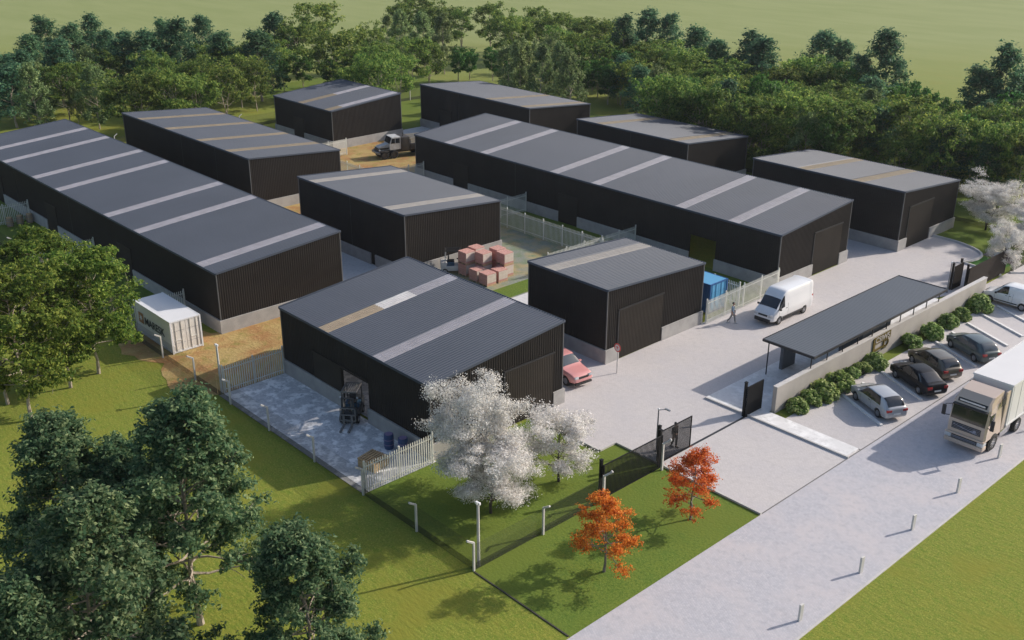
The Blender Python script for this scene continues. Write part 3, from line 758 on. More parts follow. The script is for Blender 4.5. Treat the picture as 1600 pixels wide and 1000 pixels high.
MB().box(-0.03, 0.03, -0.080, -0.072, 1.93, 2.17).box(-0.12, 0.12, -0.087, -0.081, 2.08, 2.13).build('symbol', 'sign_red', t)
for i, (x, y, l) in enumerate([(-20.95, 38.4, 'nearest the bottom edge'), (-20.98, 44.0, 'second from the bottom'), (-21.1, 49.6, 'third from the bottom'), (-21.2, 55.1, 'just ahead of the big truck'), (-21.35, 60.8, 'beside the truck front wheel'), (-21.3, 66.4, 'alongside the trailer')]):
    if i == 0: b_ = tag(MB().box(-0.055, 0.055, -0.125, 0.125, 0, 0.98, bev=0.015).build('bollard', 'post_concrete'), '', 'bollard')
    placed(b_, i, (x, y, 0), R(-8), label='flat pale concrete bollard at the road edge, ' + l, group='bollards along the road')
# ---------------------------------------------------------------- vehicles
def catmull(keys, x):
    """keys: rows (x, a, b, ...) sorted by x; smooth monotone-ish interpolation"""
    n = len(keys)
    if x <= keys[0][0]: return keys[0][1:]
    if x >= keys[-1][0]: return keys[-1][1:]
    for i in range(n - 1):
        if keys[i][0] <= x <= keys[i + 1][0]: break
    k0, k1, k2, k3 = keys[max(i - 1, 0)], keys[i], keys[i + 1], keys[min(i + 2, n - 1)]
    h = k2[0] - k1[0]; t = (x - k1[0]) / h
    out = []
    for j in range(1, len(k1)):
        d1 = (k2[j] - k1[j]) / h
        da = (k1[j] - k0[j]) / (k1[0] - k0[0]) if k1[0] > k0[0] else d1
        db = (k3[j] - k2[j]) / (k3[0] - k2[0]) if k3[0] > k2[0] else d1
        m1 = (da + d1) / 2 if da * d1 > 0 else 0; m2 = (d1 + db) / 2 if db * d1 > 0 else 0
        out.append((2 * t**3 - 3 * t**2 + 1) * k1[j] + (t**3 - 2 * t**2 + t) * h * m1 + (-2 * t**3 + 3 * t**2) * k2[j] + (t**3 - t**2) * h * m2)
    return out
def bool_cut(me, cutters, mats):
    o = bpy.data.objects.new('tmp', me); COL.objects.link(o); tmp = []
    for cm in cutters:
        c = bpy.data.objects.new('tmpc', cm); COL.objects.link(c); tmp.append(c)
        md = o.modifiers.new('b', 'BOOLEAN'); md.object = c; md.operation = 'DIFFERENCE'; md.solver = 'EXACT'
    dg = bpy.context.evaluated_depsgraph_get(); dg.update()
    r = bpy.data.meshes.new_from_object(o.evaluated_get(dg))
    bpy.data.objects.remove(o)
    for c in tmp: bpy.data.objects.remove(c)
    r.materials.clear()
    for m in mats: r.materials.append(MATS[m])
    return r

class Shell:
    """car body surface: keys (x, z_bottom, z_shoulder, half_width, z_top, half_width_top), x grows forward"""
    def __init__(s, keys): s.k = sorted(keys)
    def sec(s, x):
        zb, zs, w, zt, wt = catmull(s.k, x)
        return [(0, zb), (w * 0.80, zb), (w * 0.955, zb + 0.06), (w * 0.99, zb + (zs - zb) * 0.38), (w, zb + (zs - zb) * 0.62), (w * 0.985, zs - 0.05), (w * 0.955, zs),
                (wt + (w * 0.955 - wt) * 0.5, zs + (zt - zs) * 0.5 * 1.04), (wt, zt - (zt - zs) * 0.10), (wt * 0.93, zt - (zt - zs) * 0.03), (wt * 0.6, zt + 0.012), (0, zt + 0.02)]
    def pt(s, x, q):
        """q in section index units"""
        c = s.sec(x); i = min(int(q), len(c) - 2); f = q - i
        return Vector((x, c[i][0] + (c[i + 1][0] - c[i][0]) * f, c[i][1] + (c[i + 1][1] - c[i][1]) * f))
    def body(s, n=46):
        x0, x1 = s.k[0][0], s.k[-1][0]
        xs = sorted(set([x0 + (x1 - x0) * i / n for i in range(n + 1)] + [k[0] for k in s.k]))
        xs = [x for i, x in enumerate(xs) if i == 0 or x - xs[i - 1] > 0.012]
        m = MB(); vs = []; K = len(s.sec(x0)); N = 2 * K - 2
        for x in xs:
            c = s.sec(x)
            ring = [(x, y, z) for y, z in c] + [(x, -y, z) for y, z in reversed(c[1:-1])]
            vs += ring
        fs = []
        for i in range(len(xs) - 1):
            for k in range(N):
                k2 = (k + 1) % N
                fs.append((i * N + k, i * N + k2, (i + 1) * N + k2, (i + 1) * N + k))
        fs.append(tuple(range(N))); fs.append(tuple(reversed(range((len(xs) - 1) * N, len(xs) * N))))
        m.add(vs, fs)
        return m
    def patch(s, xa, xb, qa, qb, side=1, out=0.012, nx=6, nq=4, xa2=None, xb2=None, both=False):
        """a panel lying just outside the shell; xa2, xb2: x range at qb (slanted ends)"""
        xa2 = xa if xa2 is None else xa2; xb2 = xb if xb2 is None else xb2
        m = MB(); vs = []; qs = [qa + (qb - qa) * j / nq for j in range(nq + 1)]
        sides = [(1, qs)] if not both else None
        rows = []
        for j, q in enumerate(qs):
            f = j / nq; a = xa + (xa2 - xa) * f; b = xb + (xb2 - xb) * f
            rows.append([(a + (b - a) * i / nx, q) for i in range(nx + 1)])
        def P(x, q):
            e = 0.03
            p = s.pt(x, q); du = s.pt(x + e, q) - s.pt(x - e, q); dv = s.pt(x, min(q + 0.2, 10.99)) - s.pt(x, max(q - 0.2, 0))
            nrm = du.cross(dv)
            if nrm.length < 1e-9: nrm = Vector((0, 0, 1))
            nrm.normalize()
            if nrm.y < -1e-3 or (abs(nrm.y) < 1e-3 and nrm.z < 0): nrm = -nrm
            if q > 8 and nrm.z < 0: nrm = -nrm
            return p + nrm * out
        for r_ in rows:
            for x, q in r_:
                p = P(x, q); vs.append((p.x, p.y * side, p.z))
        W = nx + 1
        fs = [(j * W + i, j * W + i + 1, (j + 1) * W + i + 1, (j + 1) * W + i) for j in range(nq) for i in range(nx)]
        m.add(vs, fs)
        return m

def add_wheel(parent, x, y, r, wd, rim='rim_silver', spokes=5, side=1):
    wl = thing_part('wheel', parent, (x, y, r))
    t = MB(); h = wd / 2
    t.lathe([(r * 0.62, -h), (r * 0.93, -h), (r, -h * 0.7), (r, h * 0.7), (r * 0.93, h), (r * 0.62, h)], axis='y', n=26, cap=False)
    t.build('tyre', 'rubber', wl, True)
    m = MB()
    m.lathe([(r * 0.64, -h * 0.6), (r * 0.66, -h * 0.9), (r * 0.66, h * 0.95), (r * 0.60, h * 0.96), (r * 0.56, h * 0.5), (r * 0.1, h * 0.55), (r * 0.1, -h * 0.5)] , axis='y', n=22)
    for s_ in (1, -1):
        for k in range(spokes):
            a = 2 * math.pi * k / spokes
            m.bar((0, s_ * h * 0.72, 0), (r * 0.6 * math.cos(a), s_ * h * 0.88, r * 0.6 * math.sin(a)), r * 0.14, 0.03, up=(0, 1, 0))
        m.lathe([(r * 0.14, s_ * h * 0.70), (r * 0.12, s_ * h * 0.9)], axis='y', n=10)
    m.build('rim', rim, wl, False)
    return wl
def thing_part(name, parent, loc):
    o = bpy.data.objects.new(name, None); COL.objects.link(o); o.parent = parent; o.location = loc; o.empty_display_size = 0.1
    return o

def car(name, label, cat, keys, paint, wheels, wr, win, ws, rw, loc, rz, rim='rim_silver', track=0.76, head=None, tail=None, plate=True, bumper=None, glass='glass_dark', handles=True, arch=0.055, mirror=None, spokes=5):
    """win: list of (xa, xb, xa2, xb2) side panes from shoulder to roof; ws, rw: (x_low, x_high) windscreen and rear window"""
    t = thing(name, label, cat, loc, rz)
    S = Shell(keys); me = S.body().mesh('body', paint, False)
    cut = []
    for x in wheels:
        for sd in (1, -1):
            c = MB(); c.lathe([(wr + arch, sd * 0.56 if sd > 0 else -1.4), (wr + arch, 1.4 if sd > 0 else -0.56)], (x, 0, wr), 'y', 26); cut.append(c.mesh('c', paint))
    me2 = bool_cut(me, cut, [paint])
    me2.shade_smooth()
    try: me2.set_sharp_from_angle(angle=R(32))
    except Exception: pass
    b = bpy.data.objects.new('body', me2); COL.objects.link(b); b.parent = t
    for x in wheels:
        for sd in (1, -1): add_wheel(t, x, sd * track, wr, 0.21, rim, spokes)
    MB().box(min(wheels) - wr - 0.04, max(wheels) + wr + 0.04, -0.55, 0.55, 0.2, 0.42).build('underbody', 'plastic_black', t)
    for i, (xa, xb, xa2, xb2) in enumerate(win):
        for sd in (1, -1): S.patch(xa, xb, 6.15, 8.0, sd, xa2=xa2, xb2=xb2, nx=8, nq=5).build('side_window', glass, t, True)
    def screen(nm, x0, x1, g):
        # a pane over the sloping top between two stations, both sides of the middle
        m = MB(); n = 10; nx = 6; vs = []
        qs = [8.55, 9.0, 9.6, 10.2, 11 - 1e-6]
        line = [(q, 1) for q in qs] + [(q, -1) for q in reversed(qs[:-1])]
        for i in range(nx + 1):
            x = x0 + (x1 - x0) * i / nx
            for q, sd in line:
                p = S.pt(x, q); e = 0.03; du = S.pt(x + e, 10) - S.pt(x - e, 10); nr = Vector((-du.z, 0, du.x)).normalized()
                if nr.z < 0: nr = -nr
                p = p + nr * 0.012; vs.append((p.x, p.y * sd, p.z))
        W = len(line)
        m.add(vs, [(i * W + j, i * W + j + 1, (i + 1) * W + j + 1, (i + 1) * W + j) for i in range(nx) for j in range(W - 1)])
        m.build(nm, g, t, True)
    screen('windscreen', ws[0], ws[1], glass)
    if rw: screen('rear_window', rw[0], rw[1], glass)
    xf = S.k[-1][0]; xr = S.k[0][0]
    if head:
        z, y0, y1, h = head
        for sd in (1, -1):
            m = MB(); a, b_ = sorted((sd * y0, sd * y1)); m.box(xf - 0.16, xf - 0.01, a, b_, z - h / 2, z + h / 2, bev=0.03); m.build('headlight', 'lamp_glass', t, True)
        MB().box(xf - 0.10, xf + 0.012, -0.42, 0.42, z - 0.10, z + 0.03, bev=0.02).build('grille', 'plastic_black', t)
    if tail:
        z, y0, y1, h = tail
        for sd in (1, -1):
            m = MB(); a, b_ = sorted((sd * y0, sd * y1)); m.box(xr - 0.015, xr + 0.22, a, b_, z - h / 2, z + h / 2, bev=0.035); m.build('taillight', 'tail_red', t, True)
    if plate: MB().box(xr - 0.02, xr + 0.03, -0.26, 0.26, 0.52, 0.63).build('number_plate', 'plate_white', t)
    if bumper:
        m = MB(); m.box(xf - 0.12, xf + 0.02, -0.74, 0.74, 0.26, 0.26 + bumper, bev=0.04); m.build('front_bumper', 'plastic_black', t, True)
    mx, mz = mirror if mirror else (ws[0] - 0.25, catmull(S.k, ws[0])[1] + 0.06)
    for sd in (1, -1):
        w_ = catmull(S.k, mx)[2]
        m = MB(); m.box(mx - 0.06, mx + 0.08, *sorted((sd * (w_ - 0.03), sd * (w_ + 0.17))), mz, mz + 0.14, bev=0.03); m.build('mirror', paint if paint != 'paint_white' else 'plastic_black', t, True)
    if handles:
        for x in handles if isinstance(handles, (list, tuple)) else [0.0]:
            for sd in (1, -1):
                p = S.pt(x, 5.0); MB().box(x - 0.09, x + 0.09, sd * p.y - 0.02, sd * p.y + 0.02, p.z - 0.015, p.z + 0.015).build('door_handle', 'plastic_black', t)
        m = MB()
        for sd in (1, -1):                                     # shut lines of the doors
            for x in [q - 0.22 for q in (handles if isinstance(handles, (list, tuple)) else [0.0])] + [max(handles) + 0.95 if isinstance(handles, (list, tuple)) else 1.0]:
                for qa in np.linspace(2.6, 5.8, 6):
                    pa, pb = S.pt(x, qa), S.pt(x, qa + 0.64); m.bar((x, sd * (pa.y + 0.002), pa.z), (x, sd * (pb.y + 0.002), pb.z), 0.012, 0.008)
        m.build('shut_line', 'plastic_black', t)
    return t
HZ = math.atan2(2.05, -4.15)    # cars face the wall, parallel to the dividers
def hatch(L=4.3, W=0.90, H=1.52, hood=1.0, sh=0.90):
    f = L / 2; r = -L / 2
    return [(r, 0.42, 0.70, W * 0.80, 0.86, W * 0.66), (r + 0.05, 0.30, 0.78, W * 0.90, 0.95, W * 0.70), (r + 0.18, 0.26, sh, W * 0.96, 1.04, W * 0.72), (r + 0.40, 0.25, sh + 0.02, W * 0.98, 1.32, W * 0.72), (r + 0.72, 0.25, sh + 0.02, W, H - 0.04, W * 0.72),
            (r + 1.30, 0.24, sh + 0.01, W, H, W * 0.74), (0.25, 0.24, sh, W, H - 0.02, W * 0.74), (0.50, 0.24, sh - 0.01, W, H - 0.09, W * 0.73), (1.15, 0.24, sh - 0.04, W * 0.99, hood + 0.08, W * 0.80), (1.28, 0.24, sh - 0.06, W * 0.99, hood + 0.02, W * 0.84),
            (f - 0.45, 0.25, hood - 0.15, W * 0.95, hood - 0.08, W * 0.76), (f - 0.14, 0.27, hood - 0.28, W * 0.86, hood - 0.20, W * 0.66), (f, 0.36, hood - 0.42, W * 0.66, hood - 0.36, W * 0.52)]
def park(x, y): return (x, y, 0.022)
k1 = hatch(4.3, 0.90, 1.50, 1.0, 0.90)
car('parked_car', 'silver three door hatchback parked nearest the gate, tail to the road', 'car', k1, 'paint_silver', [-1.27, 1.31], 0.32,
    [(-1.42, 0.92, -1.12, 0.35)], (1.13, 0.48), (-1.98, -1.38), park(-29.95, 61.35), HZ, head=(0.66, 0.42, 0.72, 0.16), tail=(0.80, 0.40, 0.80, 0.17), handles=[-0.25])
k2 = [(-2.25, 0.42, 0.72, 0.74, 0.84, 0.60), (-2.2, 0.30, 0.80, 0.82, 0.98, 0.66), (-2.0, 0.25, 0.93, 0.86, 1.03, 0.68), (-1.65, 0.24, 0.95, 0.88, 1.13, 0.64), (-0.95, 0.24, 0.94, 0.89, 1.42, 0.65), (-0.2, 0.24, 0.91, 0.89, 1.49, 0.66),
      (0.3, 0.24, 0.90, 0.89, 1.46, 0.66), (0.55, 0.24, 0.90, 0.89, 1.38, 0.66), (1.2, 0.24, 0.88, 0.88, 1.01, 0.70), (1.32, 0.24, 0.87, 0.87, 0.96, 0.74), (1.8, 0.25, 0.79, 0.84, 0.86, 0.68), (2.12, 0.27, 0.66, 0.76, 0.72, 0.58), (2.25, 0.36, 0.54, 0.60, 0.60, 0.46)]
car('parked_car', 'black fastback car with a white rear number plate', 'car', k2, 'paint_black', [-1.33, 1.32], 0.32,
    [(-1.55, -0.36, -1.0, -0.28), (-0.28, 0.98, -0.20, 0.40)], (1.18, 0.52), (-1.85, -1.0), park(-29.85, 66.55), HZ, head=(0.64, 0.40, 0.66, 0.15), tail=(0.80, 0.46, 0.80, 0.20), handles=[-1.05, 0.1])
k3 = hatch(4.3, 0.90, 1.50, 1.0, 0.91)
for lab, paint, p_ in (('olive brown five door hatchback parked beside the black car', 'paint_brown', (-30.25, 69.75)), ('grey green five door hatchback standing alone between dividers', 'paint_greygreen', (-29.65, 74.5))):
    car('parked_car', lab, 'car', k3, paint, [-1.28, 1.36], 0.32, [(-1.42, -0.40, -1.15, -0.33), (-0.32, 0.92, -0.25, 0.35)], (1.13, 0.48), (-1.96, -1.40), park(*p_), HZ,
        head=(0.66, 0.42, 0.70, 0.16), tail=(0.82, 0.44, 0.80, 0.19), handles=[-0.95, 0.15], glass='glass_pale' if paint == 'paint_greygreen' else 'glass_dark')
# salmon four wheel drive coming out between two warehouses
ks = [(-2.3, 0.5, 0.95, 0.84, 1.15, 0.72), (-2.22, 0.42, 1.05, 0.90, 1.35, 0.74), (-2.0, 0.38, 1.10, 0.93, 1.62, 0.72), (-1.5, 0.38, 1.10, 0.94, 1.74, 0.72), (0.0, 0.38, 1.08, 0.94, 1.76, 0.73), (0.3, 0.38, 1.07, 0.94, 1.72, 0.73),
      (0.95, 0.38, 1.04, 0.94, 1.22, 0.82), (1.08, 0.38, 1.02, 0.94, 1.15, 0.84), (1.6, 0.38, 0.97, 0.93, 1.06, 0.80), (2.1, 0.40, 0.86, 0.90, 0.95, 0.76), (2.3, 0.45, 0.72, 0.82, 0.80, 0.66), (2.36, 0.5, 0.62, 0.74, 0.68, 0.56)]
car('car', 'salmon pink off road car nosing out between two warehouses', 'car', ks, 'paint_salmon', [-1.4, 1.42], 0.38, [(-1.9, -0.75, -1.85, -0.7), (-0.65, 0.72, -0.62, 0.28)], (0.93, 0.34), None, (-47.75, 49.15, 0.024), R(-6),
    track=0.80, head=(0.82, 0.45, 0.78, 0.16), tail=(1.0, 0.7, 0.88, 0.35), handles=[-1.0, 0.05], glass='glass_pale', bumper=0.16)
# white high roof panel van
kv = [(-2.8, 0.42, 1.30, 0.95, 2.50, 0.82), (-2.74, 0.36, 1.32, 0.985, 2.60, 0.86), (-2.2, 0.34, 1.32, 0.99, 2.64, 0.87), (0.6, 0.34, 1.30, 0.99, 2.64, 0.86), (1.05, 0.34, 1.28, 0.99, 2.58, 0.85), (1.35, 0.34, 1.26, 0.99, 2.38, 0.84),
      (1.62, 0.34, 1.24, 0.98, 2.05, 0.82), (2.22, 0.34, 1.20, 0.97, 1.34, 0.84), (2.32, 0.34, 1.16, 0.96, 1.26, 0.84), (2.62, 0.35, 0.98, 0.92, 1.06, 0.80), (2.78, 0.38, 0.80, 0.84, 0.88, 0.72), (2.84, 0.45, 0.66, 0.78, 0.72, 0.62)]
vn = car('delivery_van', 'white high roof panel van driving down the driveway', 'van', kv, 'paint_white', [-1.65, 1.85], 0.34, [(1.22, 2.12, 1.28, 1.72)], (2.20, 1.62), None, (-43.55, 70.35, 0.024), R(-90),
    track=0.86, head=(0.86, 0.52, 0.84, 0.24), tail=(1.2, 0.86, 0.96, 0.5), handles=[1.0], bumper=0.34, rim='rim_silver', mirror=(1.95, 1.25))
for sd in (1, -1): MB().box(-1.25, 1.45, *sorted((sd * 0.97, sd * 1.005)), 0.42, 0.60).build('side_moulding', 'plastic_black', vn)
# white small minivan at the right edge
km = [(-2.05, 0.42, 1.0, 0.80, 1.55, 0.66), (-1.98, 0.34, 1.06, 0.86, 1.70, 0.68), (-1.7, 0.28, 1.08, 0.87, 1.79, 0.69), (-0.4, 0.27, 1.06, 0.88, 1.82, 0.70), (0.2, 0.27, 1.04, 0.88, 1.79, 0.70), (0.45, 0.27, 1.03, 0.88, 1.68, 0.69),
      (1.12, 0.27, 0.98, 0.88, 1.12, 0.78), (1.22, 0.27, 0.96, 0.87, 1.05, 0.80), (1.65, 0.28, 0.88, 0.85, 0.95, 0.76), (1.95, 0.30, 0.74, 0.78, 0.80, 0.66), (2.05, 0.38, 0.60, 0.66, 0.66, 0.54)]
mv = car('minivan', 'small white delivery minivan at the right edge of the picture', 'van', km, 'paint_white', [-1.36, 1.34], 0.32, [(-0.12, 0.98, -0.08, 0.45)], (1.10, 0.46), None, (-32.1, 86.45, 0.022), R(180),
    head=(0.76, 0.46, 0.74, 0.18), tail=(1.1, 0.74, 0.84, 0.4), handles=[-0.30, 0.0], bumper=0.26, mirror=(0.85, 1.0))
for sd in (1, -1): MB().box(-0.95, 0.92, *sorted((sd * 0.865, sd * 0.89)), 0.42, 0.50).build('side_moulding', 'plastic_black', mv)

# big cream lorry with white box trailer, local x forward
def wheel2(t, x, y, r, wd=0.3, rim='rim_silver'): return add_wheel(t, x, y, r, wd, rim, 8)
T = thing('truck', 'cream cab over lorry pulling a long white box trailer', 'truck', (-23.35, 60.05, 0.02), R(-90))
def rounded(x0, x1, y0, y1, z0, z1, mm, nm, bev=0.08, par=None): return MB().box(x0, x1, y0, y1, z0, z1, bev=bev).build(nm, mm, par or T, True)
cab = MB()
prof = [(-0.02, 0.95), (0.0, 1.55), (-0.05, 1.95), (-0.22, 2.90), (-0.26, 3.02), (-0.42, 3.35), (-0.85, 3.68), (-2.15, 3.80), (-2.2, 0.95)]
n_ = 6; W2 = 1.23
vs = []
for (x, z) in prof:
    inset = 0.0 if z < 2.0 else 0.05 * (z - 2.0) + (0.10 if z > 3.3 else 0)
    fr = x > -0.9
    for sd in (-1, 1):
        vs.append((x, sd * (W2 - inset - (0.10 if fr else 0.0)), z))
        vs.append((x - (0.16 if fr else 0.0), sd * (W2 - inset), z - 0.0))
K = len(prof); fs = []
for i in range(K):
    j = (i + 1) % K
    a, b = i * 4, j * 4
    fs += [(a, b, b + 2, a + 2), (a, a + 1, b + 1, b), (a + 2, b + 2, b + 3, a + 3)]
fs += [tuple(i * 4 + 1 for i in range(K)), tuple(reversed([i * 4 + 3 for i in range(K)]))]
cab.add(vs, fs); cab.build('cab', 'paint_cream', T)
def tpanel(nm, mm, y0, y1, z0, z1, out=0.015, fx=None, th=0.03, par=None):
    def fx_(z):
        for (xa, za), (xb, zb) in zip(prof[:-2], prof[1:-1]):
            if za <= z <= zb: return xa + (xb - xa) * (z - za) / (zb - za)
        return prof[0][0]
    m = MB(); vs = []
    for z in (z0, z1):
        for y in (y0, y1): vs += [(fx_(z) + out, y, z), (fx_(z) + out - th, y, z)]
    m.add(vs, [(0, 2, 6, 4), (1, 5, 7, 3), (0, 1, 3, 2), (4, 6, 7, 5), (0, 4, 5, 1), (2, 3, 7, 6)]); return m.build(nm, mm, par or T)
tpanel('windscreen', 'glass_dark', -1.09, 1.09, 1.92, 2.84, 0.02)
rounded(-0.34, -0.02, -1.1, 1.1, 2.86, 2.95, 'plastic_black', 'sun_visor', 0.03)
sg = tpanel('sign_band', 'plastic_black', -0.92, 0.92, 3.06, 3.28, 0.02)
MB().box(0, 0.012, -0.8, 0.8, -0.05, 0.05).build('light_strip', 'lamp_glass', sg).location = (-0.30, 0, 3.17)
g = tpanel('grille', 'plastic_black', -0.92, 0.92, 1.28, 1.72, 0.02)
m = MB()
for z in (1.36, 1.46, 1.56, 1.66): m.box(0.018, 0.034, -0.90, 0.90, z - 0.012, z + 0.012)
m.bar((0.04, -0.8, 1.60), (0.04, 0.75, 1.38), 0.03, 0.04); m.lathe([(0.11, 0.03), (0.11, 0.05)], (0, 0.55, 1.5), 'x', 14)
m.build('grille_bar', 'chrome', g)
rounded(-0.45, 0.12, -1.24, 1.24, 0.34, 0.62, 'paint_cream', 'bumper', 0.06)
rounded(-0.40, 0.10, -1.24, 1.24, 0.92, 1.04, 'paint_cream', 'bumper_bar', 0.04)
rounded(-0.35, 0.06, -0.80, 0.80, 0.63, 0.91, 'plastic_black', 'lower_grille', 0.02)
for z in (0.73, 0.82): MB().box(0.05, 0.085, -0.78, 0.78, z - 0.02, z + 0.02).build('lower_bar', 'chrome', T)
for sd in (1, -1):
    rounded(-0.38, 0.09, *sorted((sd * 0.82, sd * 1.23)), 0.64, 0.91, 'lamp_glass', 'headlight', 0.04)
    rounded(-1.0, -0.32, *sorted((sd * 1.205, sd * 1.232)), 2.05, 2.72, 'glass_dark', 'side_window', 0.01)
    mm_ = MB(); mm_.box(-0.02, 0.10, *sorted((sd * 1.42, sd * 1.66)), 1.95, 2.65, bev=0.04).tube([(-0.25, sd * 1.18, 2.75), (0.02, sd * 1.52, 2.70)], 0.025, 6).tube([(-0.2, sd * 1.2, 1.95), (0.02, sd * 1.52, 1.98)], 0.025, 6)
    mm_.build('mirror', 'plastic_black', T)
    MB().lathe([(0.62, -0.02 if sd > 0 else -0.03), (0.62, 0.03 if sd > 0 else 0.02)], (-1.35, sd * 1.21, 0.52), 'y', 24).build('wheel_arch', 'plastic_black', T)
    rounded(-2.22, -1.6, *sorted((sd * 1.233, sd * 1.245)), 2.9, 3.35, 'plastic_black', 'side_vent', 0.005)
    rounded(-2.75, -2.25, *sorted((sd * 1.12, sd * 1.22)), 1.0, 3.7, 'paint_cream', 'side_deflector', 0.03)
    rounded(-3.9, -2.4, *sorted((sd * 0.62, sd * 1.2)), 0.40, 0.95, 'chrome', 'fuel_tank', 0.12)
    wheel2(T, -1.35, sd * 1.12, 0.52)
    wheel2(T, -4.85, sd * 1.02, 0.52, 0.5)
    for x in (-10.6, -11.9, -13.2): wheel2(T, x, sd * 1.0, 0.5, 0.4)
rounded(-6.2, -0.8, -0.45, 0.45, 0.62, 0.95, 'truck_dark', 'chassis', 0.03)
tr = MB().box(-15.2, -2.85, -1.27, 1.27, 1.18, 3.98, bev=0.03).build('trailer', 'trailer_white', T, False)
MB().box(-15.22, -2.82, -1.30, -1.272, 3.88, 4.02).box(-15.22, -2.82, 1.272, 1.30, 3.88, 4.02).box(-2.848, -2.80, -1.30, 1.30, 3.88, 4.02).box(-2.848, -2.80, -1.30, 1.30, 1.12, 1.24).box(-15.22, -2.82, -1.30, -1.272, 1.12, 1.26).box(-15.22, -2.82, 1.272, 1.30, 1.12, 1.26).build('edge_rail', 'container_white', tr)
m = MB()
for i in range(11):
    for sd in (1, -1): m.box(-14.6 + i * 1.15, -14.56 + i * 1.15, *sorted((sd * 1.27, sd * 1.285)), 1.27, 3.87)
m.build('panel_seam', 'trailer_white', tr)
rounded(-15.0, -5.5, -0.5, 0.5, 0.8, 1.17, 'truck_dark', 'trailer_chassis', 0.03)

# dark six wheel truck with white bonnet and cab on the yellow dirt
Q = thing('six_wheel_truck', 'old dark six wheel truck with white bonnet and cab on yellow dirt', 'truck', (-106.9, 78.1, 0.017), R(-104))
Q.scale = (0.93, 0.93, 0.93)
def rq(x0, x1, y0, y1, z0, z1, mm, nm, bev=0.05): return MB().box(x0, x1, y0, y1, z0, z1, bev=bev).build(nm, mm, Q, True)
MB().extr([(0.55, 1.15), (2.0, 1.15), (2.05, 1.55), (1.9, 1.68), (0.55, 1.95)], -0.62, 0.62).build('bonnet', 'paint_worn', Q)
rq(0.55, 2.0, 0.623, 0.66, 1.25, 1.5, 'truck_dark', 'bonnet_vent', 0.01)
rq(2.0, 2.12, -0.6, 0.6, 1.0, 1.5, 'truck_dark', 'grille'); rq(2.05, 2.4, -1.15, 1.15, 0.75, 1.05, 'pole_grey', 'bumper')
MB().extr([(-1.0, 1.2), (0.6, 1.2), (0.58, 2.0), (0.25, 2.85), (-1.0, 2.85)], -1.05, 1.05).build('cab', 'paint_worn', Q)
for sd in (1, -1):
    for a, b in ((-0.85, -0.25), (-0.15, 0.28)): MB().extr([(a, 2.05), (b + (0.12 if b > 0 else 0), 2.05), (b, 2.7), (a, 2.7)], *sorted((sd * 1.04, sd * 1.065))).build('side_window', 'glass_dark', Q)
    rq(0.75, 2.1, *sorted((sd * 0.66, sd * 1.2)), 1.05, 1.15, 'truck_dark', 'fender')
    rq(1.95, 2.1, *sorted((sd * 0.7, sd * 0.95)), 1.18, 1.4, 'lamp_glass', 'headlight')
    for x in (1.35, 0.0, -3.6): add_wheel(Q, x, sd * 1.0, 0.56, 0.36, 'rim_dark', 6)
MB().extr([(0.60, 2.05), (0.30, 2.80), (0.27, 2.80), (0.57, 2.05)], -0.9, 0.9).build('windscreen', 'glass_dark', Q)
rq(-6.6, 2.0, -0.4, 0.4, 0.6, 0.95, 'truck_dark', 'chassis')
rq(-2.3, -1.05, -1.1, 1.1, 1.0, 2.75, 'truck_dark', 'engine_housing')
b_ = rq(-6.8, -2.4, -1.15, 1.15, 1.0, 1.75, 'truck_dark', 'load_bed')
m = MB()
for z in (1.85, 2.12, 2.39):
    for sd in (1, -1): m.box(-6.8, -2.45, *sorted((sd * 1.12, sd * 1.17)), z, z + 0.22)
    m.box(-6.82, -6.78, -1.15, 1.15, z, z + 0.22)
m.build('side_board', 'board_pale', b_)
MB().box(-5.9, -5.3, -0.8, 0.8, 1.76, 2.2).tube([(-1.6, 0.3, 2.7), (-1.6, 0.3, 3.2)], 0.08, 8).build('exhaust', 'truck_dark', Q)

